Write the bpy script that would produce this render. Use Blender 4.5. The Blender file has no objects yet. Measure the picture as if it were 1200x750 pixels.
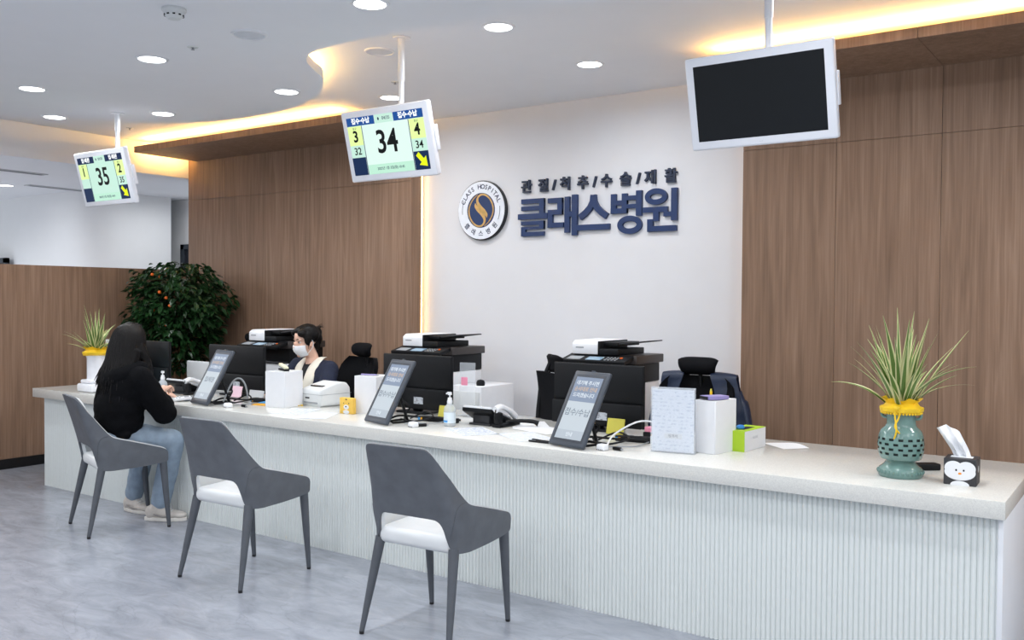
import bpy, bmesh, math, random
from mathutils import Vector, Matrix, Euler
random.seed(7)
SC = bpy.context.scene
COL = SC.collection
PI = math.pi
D = math.radians

# ------------------------------------------------------------------ materials
MATS = {}
def s2l(c):
    return tuple((x/12.92 if x <= .04045 else ((x+.055)/1.055)**2.4) for x in c)
def rgb(r, g, b):
    return s2l((r/255, g/255, b/255))
def mat(name, col, rough=.5, metal=0., spec=.5, var=.04, scale=20., bump=0., emit=None, estr=0., trans=0., alpha=1., ior=1.45, coat=0., sheen=0., stretch=(1, 1, 1)):
    """principled material whose colour and bump come from object-space noise"""
    if name in MATS: return MATS[name]
    m = bpy.data.materials.new(name); m.use_nodes = True
    nt = m.node_tree; b = nt.nodes['Principled BSDF']
    b.inputs['Roughness'].default_value = rough
    b.inputs['Metallic'].default_value = metal
    b.inputs['Specular IOR Level'].default_value = spec
    b.inputs['IOR'].default_value = ior
    b.inputs['Transmission Weight'].default_value = trans
    b.inputs['Alpha'].default_value = alpha
    b.inputs['Coat Weight'].default_value = coat
    b.inputs['Sheen Weight'].default_value = sheen
    tc = nt.nodes.new('ShaderNodeTexCoord')
    mp = nt.nodes.new('ShaderNodeMapping'); mp.inputs['Scale'].default_value = stretch
    nt.links.new(tc.outputs['Object'], mp.inputs['Vector'])
    nz = nt.nodes.new('ShaderNodeTexNoise'); nz.inputs['Scale'].default_value = scale; nz.inputs['Detail'].default_value = 4
    nt.links.new(mp.outputs['Vector'], nz.inputs['Vector'])
    cr = nt.nodes.new('ShaderNodeValToRGB')
    cr.color_ramp.elements[0].position = .3; cr.color_ramp.elements[1].position = .7
    cr.color_ramp.elements[0].color = tuple(c*(1-var) for c in col)+(1,)
    cr.color_ramp.elements[1].color = tuple(min(1, c*(1+var)) for c in col)+(1,)
    nt.links.new(nz.outputs['Fac'], cr.inputs['Fac'])
    nt.links.new(cr.outputs['Color'], b.inputs['Base Color'])
    if bump:
        bp = nt.nodes.new('ShaderNodeBump'); bp.inputs['Strength'].default_value = bump; bp.inputs['Distance'].default_value = .004
        nt.links.new(nz.outputs['Fac'], bp.inputs['Height']); nt.links.new(bp.outputs['Normal'], b.inputs['Normal'])
    if emit:
        b.inputs['Emission Color'].default_value = tuple(emit)+(1,)
        b.inputs['Emission Strength'].default_value = estr
    MATS[name] = m
    return m

def wood_mat():
    m = bpy.data.materials.new('walnut_laminate'); m.use_nodes = True
    nt = m.node_tree; b = nt.nodes['Principled BSDF']; b.inputs['Roughness'].default_value = .5
    b.inputs['Specular IOR Level'].default_value = .3
    tc = nt.nodes.new('ShaderNodeTexCoord')
    def noise(sc, scale, det, dist=0.):
        mp = nt.nodes.new('ShaderNodeMapping'); mp.inputs['Scale'].default_value = sc
        nt.links.new(tc.outputs['Object'], mp.inputs['Vector'])
        n = nt.nodes.new('ShaderNodeTexNoise'); n.inputs['Scale'].default_value = scale; n.inputs['Detail'].default_value = det
        n.inputs['Distortion'].default_value = dist
        nt.links.new(mp.outputs['Vector'], n.inputs['Vector']); return n.outputs['Fac']
    n1 = noise((1, 1, .05), 26, 5, .6)
    n2 = noise((1, 1, .018), 120, 3)
    n3 = noise((1, 1, .12), 3.2, 2)
    def math_(op, a, bb):
        k = nt.nodes.new('ShaderNodeMath'); k.operation = op
        for i, v in enumerate((a, bb)):
            if isinstance(v, float): k.inputs[i].default_value = v
            else: nt.links.new(v, k.inputs[i])
        return k.outputs[0]
    f = math_('ADD', math_('ADD', math_('MULTIPLY', n1, .5), math_('MULTIPLY', n2, .3)), math_('MULTIPLY', n3, .2))
    cr = nt.nodes.new('ShaderNodeValToRGB')
    e = cr.color_ramp.elements
    e[0].position = .36; e[0].color = rgb(120, 96, 78)+(1,)
    e[1].position = .64; e[1].color = rgb(155, 128, 108)+(1,)
    x = cr.color_ramp.elements.new(.5); x.color = rgb(138, 111, 92)+(1,)
    nt.links.new(f, cr.inputs['Fac']); nt.links.new(cr.outputs['Color'], b.inputs['Base Color'])
    bp = nt.nodes.new('ShaderNodeBump'); bp.inputs['Strength'].default_value = .08; bp.inputs['Distance'].default_value = .002
    nt.links.new(n2, bp.inputs['Height']); nt.links.new(bp.outputs['Normal'], b.inputs['Normal'])
    MATS['wood'] = m; return m

def floor_mat():
    m = bpy.data.materials.new('grey_marbled_vinyl'); m.use_nodes = True
    nt = m.node_tree; b = nt.nodes['Principled BSDF']
    tc = nt.nodes.new('ShaderNodeTexCoord')
    def noise(sc, scale, det, dist, rgh=.6):
        mp = nt.nodes.new('ShaderNodeMapping'); mp.inputs['Scale'].default_value = sc; mp.inputs['Rotation'].default_value = (0, 0, .5)
        nt.links.new(tc.outputs['Object'], mp.inputs['Vector'])
        n = nt.nodes.new('ShaderNodeTexNoise'); n.inputs['Scale'].default_value = scale; n.inputs['Detail'].default_value = det
        n.inputs['Distortion'].default_value = dist; n.inputs['Roughness'].default_value = rgh
        nt.links.new(mp.outputs['Vector'], n.inputs['Vector']); return n.outputs['Fac']
    n1 = noise((1, 2.4, 1), 3.4, 11, .7, .68)
    n2 = noise((1, 2.2, 1), 1.1, 6, 1.6, .5)
    cr = nt.nodes.new('ShaderNodeValToRGB'); e = cr.color_ramp.elements
    e[0].position = .28; e[0].color = rgb(131, 135, 144)+(1,)
    e[1].position = .72; e[1].color = rgb(165, 170, 181)+(1,)
    nt.links.new(n1, cr.inputs['Fac'])
    # thin darker veins where the second noise crosses its middle
    v = nt.nodes.new('ShaderNodeValToRGB'); e = v.color_ramp.elements
    e[0].position = .492; e[0].color = (0, 0, 0, 1); e[1].position = .508; e[1].color = (0, 0, 0, 1)
    x = v.color_ramp.elements.new(.5); x.color = (1, 1, 1, 1)
    nt.links.new(n2, v.inputs['Fac'])
    mix = nt.nodes.new('ShaderNodeMix'); mix.data_type = 'RGBA'
    k = nt.nodes.new('ShaderNodeMath'); k.operation = 'MULTIPLY'; k.inputs[1].default_value = .2
    nt.links.new(v.outputs['Color'], k.inputs[0]); nt.links.new(k.outputs[0], mix.inputs['Factor'])
    nt.links.new(cr.outputs['Color'], mix.inputs[6]); mix.inputs[7].default_value = rgb(100, 101, 110)+(1,)
    nt.links.new(mix.outputs[2], b.inputs['Base Color'])
    b.inputs['Roughness'].default_value = .27; b.inputs['Specular IOR Level'].default_value = .5
    MATS['floor'] = m; return m

def stone_mat():
    m = bpy.data.materials.new('speckled_quartz'); m.use_nodes = True
    nt = m.node_tree; b = nt.nodes['Principled BSDF']
    tc = nt.nodes.new('ShaderNodeTexCoord')
    n = nt.nodes.new('ShaderNodeTexVoronoi'); n.inputs['Scale'].default_value = 260
    nt.links.new(tc.outputs['Object'], n.inputs['Vector'])
    cr = nt.nodes.new('ShaderNodeValToRGB'); e = cr.color_ramp.elements
    e[0].position = 0.; e[0].color = rgb(204, 204, 200)+(1,)
    e[1].position = 1.; e[1].color = rgb(221, 221, 216)+(1,)
    nt.links.new(n.outputs['Color'], cr.inputs['Fac']); nt.links.new(cr.outputs['Color'], b.inputs['Base Color'])
    b.inputs['Roughness'].default_value = .13; b.inputs['Specular IOR Level'].default_value = .55
    MATS['stone'] = m; return m

def hair_mat():
    return mat('black_hair', rgb(13, 11, 12), .46, spec=.22, var=.5, scale=40, stretch=(6, 6, .25), bump=.5)

W = wood_mat(); FL = floor_mat(); ST = stone_mat(); HAIR = hair_mat()
def printed_mat(name, paper, ink, sx, sz, frac=.45, axis='XZ'):
    """paper with rows of small printed marks (procedural)"""
    m = bpy.data.materials.new(name); m.use_nodes = True
    nt = m.node_tree; b = nt.nodes['Principled BSDF']; b.inputs['Roughness'].default_value = .6
    tc = nt.nodes.new('ShaderNodeTexCoord'); sp = nt.nodes.new('ShaderNodeSeparateXYZ')
    nt.links.new(tc.outputs['Object'], sp.inputs[0])
    def mt(op, a, c):
        k = nt.nodes.new('ShaderNodeMath'); k.operation = op
        for i, v in enumerate((a, c)):
            if isinstance(v, (float, int)): k.inputs[i].default_value = v
            else: nt.links.new(v, k.inputs[i])
        return k.outputs[0]
    row = mt('FRACT', mt('MULTIPLY', sp.outputs[axis[1]], sz), 0)
    rowmask = mt('LESS_THAN', row, .45)
    mp = nt.nodes.new('ShaderNodeMapping'); mp.inputs['Scale'].default_value = (sx, sx, sx) 
    nt.links.new(tc.outputs['Object'], mp.inputs[0])
    nz = nt.nodes.new('ShaderNodeTexNoise'); nz.inputs['Scale'].default_value = 1; nz.inputs['Detail'].default_value = 3
    nt.links.new(mp.outputs[0], nz.inputs['Vector'])
    ink_m = mt('MULTIPLY', rowmask, mt('GREATER_THAN', nz.outputs['Fac'], 1-frac))
    mix = nt.nodes.new('ShaderNodeMix'); mix.data_type = 'RGBA'
    nt.links.new(ink_m, mix.inputs['Factor']); mix.inputs[6].default_value = paper+(1,); mix.inputs[7].default_value = ink+(1,)
    nt.links.new(mix.outputs[2], b.inputs['Base Color'])
    MATS[name] = m; return m

WHITEWALL = mat('warm_white_paint', rgb(222, 223, 227), .7, var=.01, scale=6)
CEILM = mat('ceiling_paint', rgb(234, 236, 240), .8, var=.008, scale=5)
FARW = mat('far_wall_paint', rgb(232, 234, 236), .8, var=.01, scale=5)
FLUTE = mat('fluted_panel_white', rgb(222, 227, 226), .38, var=.012, scale=30)
ENDP = mat('end_panel_white', rgb(226, 229, 234), .4, var=.01, scale=10)
BASEB = mat('black_skirting', rgb(22, 22, 24), .45)
DARKDOOR = mat('dark_slate_door_frame', rgb(55, 62, 70), .5)
CHAIRG = mat('grey_faux_leather', rgb(90, 94, 101), .55, var=.12, scale=14, bump=.06)
CHAIRW = mat('pale_grey_leather', rgb(219, 222, 224), .45, var=.03, scale=12)
LEGM = mat('grey_wrapped_leg', rgb(82, 86, 93), .5, var=.08)
LEGTIP = mat('dark_leg_tip', rgb(30, 30, 33), .5)
PWHITE = mat('white_plastic', rgb(232, 234, 238), .35, var=.015)
PWHITE2 = mat('off_white_plastic', rgb(214, 217, 218), .4, var=.02)
PBLACK = mat('black_plastic', rgb(13, 15, 19), .5, spec=.3, var=.12)
PDARK = mat('dark_grey_plastic', rgb(45, 46, 50), .45, var=.08)
PGREY = mat('mid_grey_plastic', rgb(148, 153, 158), .45, var=.04)
PLGREY = mat('pale_grey_plastic', rgb(196, 199, 203), .45, var=.02)
SLATE = mat('slate_tablet_housing', rgb(60, 67, 77), .4, var=.05)
MESHB = mat('black_mesh_fabric', rgb(12, 13, 17), .8, spec=.15, var=.3, scale=160)
NAVY = mat('navy_sign_face', rgb(31, 54, 98), .45, var=.03)
NAVYS = mat('navy_sign_side', rgb(18, 20, 27), .4)
GOLD = mat('brushed_gold', rgb(206, 168, 106), .32, metal=.55, var=.15, scale=30)
SIGNW = mat('sign_white', rgb(232, 236, 244), .4)
TVW = mat('white_display_housing', rgb(230, 233, 240), .35, var=.01)
POLE = mat('white_pole', rgb(236, 238, 242), .3, var=.01)
SCRB = mat('black_screen_glass', rgb(8, 13, 18), .35, spec=.4, var=.05)
SKIN = mat('skin', rgb(226, 184, 163), .5, var=.03, scale=30)
HOOD = mat('black_hoodie_cotton', rgb(12, 13, 16), .9, spec=.12, var=.2, scale=60, bump=.25)
JEANS = mat('faded_blue_denim', rgb(141, 158, 176), .8, var=.1, scale=24, bump=.25)
SHOE = mat('beige_sneaker', rgb(203, 196, 189), .6, var=.08, scale=30)
SOLE = mat('white_sole', rgb(226, 222, 216), .6)
CARD = mat('navy_cardigan_knit', rgb(26, 33, 55), .85, var=.15, scale=70, bump=.25)
BLOUSE = mat('cream_blouse', rgb(226, 221, 208), .7, var=.03, scale=30)
MASKM = mat('white_mask', rgb(238, 240, 245), .7, var=.01)
LEAFD = mat('dark_ficus_leaf', rgb(27, 58, 28), .3, var=.4, scale=5)
LEAFG = mat('spider_leaf_green', rgb(92, 122, 52), .42, var=.2, scale=9)
LEAFC = mat('spider_leaf_cream', rgb(206, 204, 150), .45, var=.08, scale=9)
BARK = mat('bark', rgb(122, 94, 66), .8, var=.25, scale=30)
ORANGE = mat('orange_fruit', rgb(228, 104, 32), .4, var=.1)
TERRA = mat('terracotta', rgb(176, 92, 52), .6, var=.08)
CELADON = mat('celadon_glaze', rgb(106, 138, 132), .2, var=.1, scale=30, coat=.4)
YELLOW = mat('yellow_ribbon', rgb(238, 197, 38), .45, var=.06)
YPAPER = mat('yellow_card', rgb(232, 190, 84), .55, var=.03)
TISSUE = mat('white_tissue', rgb(240, 242, 246), .8, var=.01)
PAPER = mat('white_paper', rgb(221, 223, 226), .6, var=.01)
NOTEY = mat('olive_yellow_note', rgb(196, 188, 78), .6)
NOTEP = mat('pink_note', rgb(238, 150, 178), .6)
NOTEL = mat('pale_pink_note', rgb(236, 205, 219), .6)
AMBER = mat('amber_note', rgb(240, 176, 50), .5)
LIME = mat('lime_green_carton', rgb(170, 205, 44), .5, var=.03)
BLUEG = mat('blue_nitrile', rgb(52, 130, 205), .5)
BLUEL = mat('pale_blue_label', rgb(190, 220, 240), .5)
BLUES = mat('blue_label_stripe', rgb(74, 158, 224), .5)
PURPLE = mat('purple_card', rgb(140, 132, 184), .5)
LTEAL = mat('pale_blue_box', rgb(160, 206, 222), .5)
BROWN = mat('brown_box', rgb(120, 86, 62), .6, var=.15)
MBLACK = mat('carton_black', rgb(52, 52, 56), .5)
INKD = mat('ink_dark', rgb(20, 22, 28), .6)
BEAKO = mat('beak_orange', rgb(240, 150, 40), .5)
def clear_mat(name, col, rough, alpha, ior=1.46):
    """clear plastic or glass: mostly see-through, with its own surface reflection"""
    m = bpy.data.materials.new(name); m.use_nodes = True
    nt = m.node_tree; b = nt.nodes['Principled BSDF']
    b.inputs['Roughness'].default_value = rough; b.inputs['IOR'].default_value = ior
    nz = nt.nodes.new('ShaderNodeTexNoise'); nz.inputs['Scale'].default_value = 8
    cr = nt.nodes.new('ShaderNodeValToRGB')
    cr.color_ramp.elements[0].color = tuple(c*.98 for c in col)+(1,); cr.color_ramp.elements[1].color = col+(1,)
    nt.links.new(nz.outputs['Fac'], cr.inputs['Fac']); nt.links.new(cr.outputs['Color'], b.inputs['Base Color'])
    b.inputs['Alpha'].default_value = alpha
    MATS[name] = m; return m
ACRYL = clear_mat('clear_acrylic', (.85, .9, .96), .08, .22)
GEL = clear_mat('clear_bottle_plastic', (.82, .88, .93), .12, .42)
def lit(name, col, s):
    return mat(name, tuple(c*.15 for c in col), .5, spec=.25, emit=col, estr=s, var=.01)
LAMP = lit('lamp_diffuser', (1, 1, 1), 6.)
LEDW = lit('led_amber', (1., .56, .16), 110.)
MINT = lit('screen_mint', rgb(196, 232, 216), .85)
MINT2 = lit('screen_mint_dark', rgb(176, 218, 196), 1.0)
MINTL = lit('screen_mint_pale', rgb(220, 243, 235), .85)
SBLUE = lit('screen_blue', rgb(26, 74, 140), 1.0)
SNAVY = lit('screen_navy', rgb(16, 38, 74), 1.0)
SLIME = lit('screen_lime', rgb(212, 236, 152), 1.0)
SYEL = lit('screen_yellow', rgb(214, 226, 22), 1.0)
SWHT = lit('screen_white', rgb(246, 250, 252), 1.0)
SBLK = lit('screen_black', rgb(8, 12, 14), 1.0)
KGREY = lit('tablet_screen_grey', rgb(190, 200, 208), .85)
KBLUE = lit('tablet_screen_blue', rgb(132, 146, 168), .85)
KTXT = lit('tablet_text_pale', rgb(214, 222, 230), .85)
KORG = lit('tablet_text_orange', rgb(196, 172, 150), .85)
KDRK = lit('tablet_text_grey', rgb(120, 132, 146), .85)

# ------------------------------------------------------------------ mesh builder
def V(*a): return Vector(a)
def lerp(a, b, t): return a+(b-a)*t
def spline(pts, n=8):
    """Catmull-Rom through the points"""
    P = [Vector(p) for p in pts]; P = [P[0]*2-P[1]]+P+[P[-1]*2-P[-2]]
    out = []
    for i in range(1, len(P)-2):
        for k in range(n):
            t = k/n; a, b, c, d = P[i-1:i+3]
            out.append(.5*((2*b)+(c-a)*t+(2*a-5*b+4*c-d)*t*t+(3*b-a-3*c+d)*t**3))
    out.append(P[-2]); return out

class MB:
    def __init__(s): s.bm = bmesh.new()
    def _merge(s, bm, M=None, mi=0):
        for f in bm.faces: f.material_index = mi
        if M is not None: bmesh.ops.transform(bm, matrix=M, verts=bm.verts)
        me = bpy.data.meshes.new('tmp'); bm.to_mesh(me); bm.free()
        s.bm.from_mesh(me); bpy.data.meshes.remove(me); return s
    def box(s, c, d, rot=(0, 0, 0), bev=0., seg=2, mi=0, taper=None):
        bm = bmesh.new(); bmesh.ops.create_cube(bm, size=1)
        for v in bm.verts:
            k = 1.
            if taper and v.co.z > 0: v.co.x *= taper[0]; v.co.y *= taper[1]
            v.co = Vector((v.co.x*d[0], v.co.y*d[1], v.co.z*d[2]))
        if bev: bmesh.ops.bevel(bm, geom=bm.edges[:], offset=min(bev, min(d)*.49), segments=seg, profile=.5, affect='EDGES')
        return s._merge(bm, Matrix.Translation(c) @ Euler([D(a) for a in rot]).to_matrix().to_4x4(), mi)
    def b2(s, x0, x1, y0, y1, z0, z1, bev=0., seg=2, mi=0):
        return s.box(((x0+x1)/2, (y0+y1)/2, (z0+z1)/2), (abs(x1-x0), abs(y1-y0), abs(z1-z0)), bev=bev, seg=seg, mi=mi)
    def tube(s, pts, r, n=10, mi=0, cap=True, flat=1.):
        P = [Vector(p) for p in pts]; m = len(P)
        R = r if isinstance(r, (list, tuple)) else [r]*m
        if len(R) != m: R = [R[0]+(R[-1]-R[0])*i/(m-1) for i in range(m)]
        bm = bmesh.new(); rings = []; up = None
        for i in range(m):
            t = (P[min(i+1, m-1)]-P[max(i-1, 0)]).normalized()
            if up is None:
                up = Vector((0, 0, 1)) if abs(t.z) < .9 else Vector((1, 0, 0))
            a = (up-t*up.dot(t)).normalized(); b = t.cross(a); up = a
            rings.append([bm.verts.new(P[i]+(a*math.cos(2*PI*k/n)*flat+b*math.sin(2*PI*k/n))*R[i]) for k in range(n)])
        for i in range(m-1):
            for k in range(n): bm.faces.new((rings[i][k], rings[i][(k+1) % n], rings[i+1][(k+1) % n], rings[i+1][k]))
        if cap: bm.faces.new(rings[0][::-1]); bm.faces.new(rings[-1])
        bmesh.ops.recalc_face_normals(bm, faces=bm.faces)
        return s._merge(bm, None, mi)
    def lathe(s, prof, n=32, c=(0, 0, 0), mi=0, M=None, skip=None):
        bm = bmesh.new(); rings = []
        for r, z in prof:
            if r < 1e-6: rings.append([bm.verts.new((0, 0, z))])
            else: rings.append([bm.verts.new((r*math.cos(2*PI*k/n), r*math.sin(2*PI*k/n), z)) for k in range(n)])
        for i in range(len(rings)-1):
            a, b = rings[i], rings[i+1]
            for k in range(n):
                if skip and skip(i, k): continue
                k2 = (k+1) % n
                if len(a) == 1 and len(b) == 1: continue
                if len(a) == 1: bm.faces.new((a[0], b[k2], b[k]))
                elif len(b) == 1: bm.faces.new((a[k], a[k2], b[0]))
                else: bm.faces.new((a[k], a[k2], b[k2], b[k]))
        MM = Matrix.Translation(c)
        return s._merge(bm, MM @ M if M is not None else MM, mi)
    def ell(s, c, r, rot=(0, 0, 0), n=20, mi=0):
        bm = bmesh.new(); bmesh.ops.create_uvsphere(bm, u_segments=n, v_segments=max(8, n*2//3), radius=1)
        M = Matrix.Translation(c) @ Euler([D(a) for a in rot]).to_matrix().to_4x4() @ Matrix.Diagonal((r[0], r[1], r[2], 1))
        return s._merge(bm, M, mi)
    def prism(s, poly, z0, z1, M=None, mi=0, bev=0.):
        bm = bmesh.new()
        a = [bm.verts.new((x, y, z0)) for x, y in poly]; b = [bm.verts.new((x, y, z1)) for x, y in poly]
        n = len(poly); bm.faces.new(a[::-1]); bm.faces.new(b)
        for i in range(n): bm.faces.new((a[i], a[(i+1) % n], b[(i+1) % n], b[i]))
        bmesh.ops.recalc_face_normals(bm, faces=bm.faces)
        if bev: bmesh.ops.bevel(bm, geom=bm.edges[:], offset=bev, segments=2, profile=.5, affect='EDGES')
        return s._merge(bm, M, mi)
    def grid(s, G, mi=0, closed=False):
        bm = bmesh.new(); vs = [[bm.verts.new(p) for p in row] for row in G]
        for i in range(len(G)-1):
            n = len(G[0])
            for k in range(n if closed else n-1):
                bm.faces.new((vs[i][k], vs[i][(k+1) % n], vs[i+1][(k+1) % n], vs[i+1][k]))
        return s._merge(bm, None, mi)
    def loft(s, secs, mi=0):
        bm = bmesh.new(); R = [[bm.verts.new(p) for p in q] for q in secs]; n = len(R[0])
        for i in range(len(R)-1):
            for k in range(n): bm.faces.new((R[i][k], R[i][(k+1) % n], R[i+1][(k+1) % n], R[i+1][k]))
        bm.faces.new(R[0][::-1]); bm.faces.new(R[-1])
        bmesh.ops.recalc_face_normals(bm, faces=bm.faces)
        return s._merge(bm, None, mi)
    def slab(s, A, B, mi=0):
        """closed sheet between two equal grids"""
        bm = bmesh.new(); a = [[bm.verts.new(p) for p in r] for r in A]; b = [[bm.verts.new(p) for p in r] for r in B]
        I, K = len(A), len(A[0])
        for i in range(I-1):
            for k in range(K-1):
                bm.faces.new((a[i][k], a[i][k+1], a[i+1][k+1], a[i+1][k])); bm.faces.new((b[i][k], b[i+1][k], b[i+1][k+1], b[i][k+1]))
        for i in range(I-1):
            for k in (0, K-1): bm.faces.new((a[i][k], a[i+1][k], b[i+1][k], b[i][k]))
        for k in range(K-1):
            for i in (0, I-1): bm.faces.new((a[i][k], a[i][k+1], b[i][k+1], b[i][k]))
        bmesh.ops.recalc_face_normals(bm, faces=bm.faces)
        return s._merge(bm, None, mi)
    def text(s, body, size, M, ext=0., off=0., mi=0, align='CENTER', sx=1.):
        me = text_mesh(body, size, ext, off, align)
        bm = bmesh.new(); bm.from_mesh(me); bpy.data.meshes.remove(me)
        return s._merge(bm, M @ Matrix.Diagonal((sx, 1, 1, 1)), mi)
    def xf(s, M): bmesh.ops.transform(s.bm, matrix=M, verts=s.bm.verts); return s
    def build(s, name, mats, parent=None, smooth=40, loc=None):
        me = bpy.data.meshes.new(name); s.bm.to_mesh(me); s.bm.free()
        for m in (mats if isinstance(mats, (list, tuple)) else [mats]): me.materials.append(m)
        if smooth:
            me.polygons.foreach_set('use_smooth', [True]*len(me.polygons)); me.set_sharp_from_angle(angle=D(smooth))
        o = bpy.data.objects.new(name, me); COL.objects.link(o)
        if parent: o.parent = parent
        if loc: o.location = loc
        return o

def text_mesh(body, size, ext, off, align):
    cu = bpy.data.curves.new('lettering', 'FONT'); cu.body = body; cu.size = size; cu.extrude = ext; cu.offset = off
    cu.align_x = align; cu.align_y = 'CENTER'; cu.resolution_u = 4
    o = bpy.data.objects.new('lettering', cu); COL.objects.link(o)
    dg = bpy.context.evaluated_depsgraph_get(); dg.update()
    me = bpy.data.meshes.new_from_object(o.evaluated_get(dg))
    bpy.data.objects.remove(o); bpy.data.curves.remove(cu)
    return me

def tag(o, label=None, cat=None, group=None, kind=None):
    if label: o['label'] = label
    if cat: o['category'] = cat
    if group: o['group'] = group
    if kind: o['kind'] = kind
    return o
def thing(name, label, cat, loc=(0, 0, 0), rotz=0, group=None):
    o = bpy.data.objects.new(name, None); COL.objects.link(o); o.empty_display_size = .05
    o.location = loc; o.rotation_euler = (0, 0, D(rotz)); return tag(o, label, cat, group)
def dup(root, loc, rotz, label, group=None):
    r = root.copy(); COL.objects.link(r); r.location = loc; r.rotation_euler = (0, 0, D(rotz)); r['label'] = label
    if group: r['group'] = group
    for ch in list(root.children):
        c = ch.copy(); COL.objects.link(c); c.parent = r
        for g in ch.children:
            d = g.copy(); COL.objects.link(d); d.parent = c
    return r
def struct(o): o['kind'] = 'structure'; return o
UP = Matrix.Rotation(D(90), 4, 'X')      # text lying in XY stands up, facing -Y

class Org(MB):
    """soft shape: overlapping blobs fused by a voxel remesh and smoothed"""
    def seg(s, p, q, r1, r2, n=14):
        p, q = Vector(p), Vector(q)
        s.tube([p, q], [r1, r2], n=n); s.ell(p, (r1,)*3, n=n); s.ell(q, (r2,)*3, n=n); return s
    def chain(s, pts, rs):
        for i in range(len(pts)-1): s.seg(pts[i], pts[i+1], rs[i], rs[i+1])
        return s
    def fuse(s, name, m, parent, vox=.008, it=6, M=None, disp=None):
        if M is not None: s.xf(M)
        o = s.build('soft', m, None, smooth=0)
        r = o.modifiers.new('r', 'REMESH'); r.mode = 'VOXEL'; r.voxel_size = vox; r.use_smooth_shade = True
        sm = o.modifiers.new('s', 'SMOOTH'); sm.factor = .5; sm.iterations = it
        if disp:
            t = bpy.data.textures.new('folds', 'CLOUDS'); t.noise_scale = disp[1]; t.noise_depth = 2
            d = o.modifiers.new('d', 'DISPLACE'); d.texture = t; d.strength = disp[0]; d.mid_level = .5
            sm = o.modifiers.new('s2', 'SMOOTH'); sm.factor = .5; sm.iterations = 2
        dg = bpy.context.evaluated_depsgraph_get(); dg.update()
        me = bpy.data.meshes.new_from_object(o.evaluated_get(dg)); bpy.data.objects.remove(o)
        me.name = name; me.materials.clear(); me.materials.append(m)
        me.polygons.foreach_set('use_smooth', [True]*len(me.polygons))
        o = bpy.data.objects.new(name, me); COL.objects.link(o)
        if parent: o.parent = parent
        return o
# ------------------------------------------------------------------ room
YW, YP, XP = 5.95, 5.77, -8.05          # white wall, wood wall, left partition
ZC, ZL = 2.97, 2.85                     # upper and lower ceiling
ZS = 2.833                              # underside of the wood canopies
struct(MB().b2(-12.5, 3.5, -5, 9, -.05, 0).build('floor', FL, smooth=0))
struct(MB().b2(-8.2, 3.5, -5, 6.2, ZC, ZC+.1).build('ceiling', CEILM, smooth=0))
EDGE = [(3.4, 4.75), (1.5, 4.42), (-.4, 4.08), (-1.4, 3.87), (-2.07, 3.748), (-2.57, 3.642), (-3.26, 3.585), (-3.62, 3.572), (-3.9, 3.605), (-4.07, 3.71),
        (-4.2, 3.885), (-4.29, 4.035), (-4.42, 4.17), (-4.62, 4.33), (-4.91, 4.487), (-5.23, 4.592), (-5.62, 4.622), (-5.99, 4.6), (-6.33, 4.49), (-6.6, 4.31),
        (-6.83, 4.07), (-7.02, 3.8), (-7.18, 3.5), (-7.3, 3.0), (-7.36, 2.0)]
edge = [(p.x, p.y) for p in spline([(x, y, 0) for x, y in EDGE], 5)]
poly = edge+[(-7.36, -5), (3.4, -5)]
lc = MB().prism(poly, ZL, ZL+.055)
struct(lc.build('ceiling_lower', CEILM, smooth=30))
def offset_path(path, d):
    out = []
    for i, p in enumerate(path):
        a = Vector(path[max(i-1, 0)]); b = Vector(path[min(i+1, len(path)-1)]); t = (b-a).normalized()
        out.append((p[0]-t.y*d, p[1]+t.x*d))
    return out
# white back wall between the two wood walls
struct(MB().b2(-8.2, 3.5, YW, YW+.15, 0, ZC).build('wall_back', WHITEWALL, smooth=0))
def wood_wall(name, x0, x1, seams):
    m = MB(); xs = [x0]+sorted(s for s in seams if x0 < s < x1)+[x1]; g = .0025
    for a, b in zip(xs[:-1], xs[1:]):
        for z0, z1 in ((0, 2.449), (2.449, ZS+.05)):
            m.b2(a+g/2, b-g/2, YP, YP+.018, z0+g/2, z1-g/2)
    m.b2(x0+.004, x1-.004, YP+.017, YP+.13, 0, ZS+.05)
    return struct(m.build(name, W, smooth=0))
wood_wall('wall_wood_left', XP, -5.075, [-5.075-.6*i for i in range(1, 6)])
wood_wall('wall_wood_right', -2.2355, 3.5, [-2.2355+.593*i for i in range(1, 11)])
def canopy(name, x0, x1, seams):
    m = MB(); xs = [x0]+[s for s in seams if x0 < s < x1]+[x1]; g = .0025
    for a, b in zip(xs[:-1], xs[1:]): m.b2(a+g/2, b-g/2, 5.09, YW, ZS, ZS+.055)
    return struct(m.build(name, W, smooth=0))
canopy('trim_canopy_left', -7.93, -5.2, [])
canopy('trim_canopy_right', -2.3, 3.5, [-1.05, .14, 1.33])
# amber strips lying in the gap above the canopies, at their open ends and behind the edges of the wood walls
struct(MB().b2(-7.9, -5.3, 5.2, 5.215, ZS+.056, ZS+.066).build('trim_led_left', LEDW, smooth=0))
struct(MB().b2(-2.2, 3.4, 5.2, 5.215, ZS+.056, ZS+.066).build('trim_led_right', LEDW, smooth=0))
struct(MB().b2(-7.93, -7.925, 5.2, 5.72, ZS+.02, ZS+.03).build('trim_led_end', LEDW, smooth=0))
LEDV = lit('led_amber_wall', (1., .58, .2), 9.)
struct(MB().b2(-5.085, -5.079, YP+.135, YP+.147, .3, ZS-.01).build('trim_led_wall_left', LEDV, smooth=0))
LEDR = lit('led_amber_wall_soft', (1., .6, .3), 5.)
struct(MB().b2(-2.232, -2.226, YP+.135, YP+.147, .3, ZS-.01).build('trim_led_wall_right', LEDR, smooth=0))
cp = offset_path([q for q in edge if -5.1 < q[0] < -3.45], -.0)
LEDC = lit('led_amber_cove', (1., .58, .18), 70.)
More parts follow.
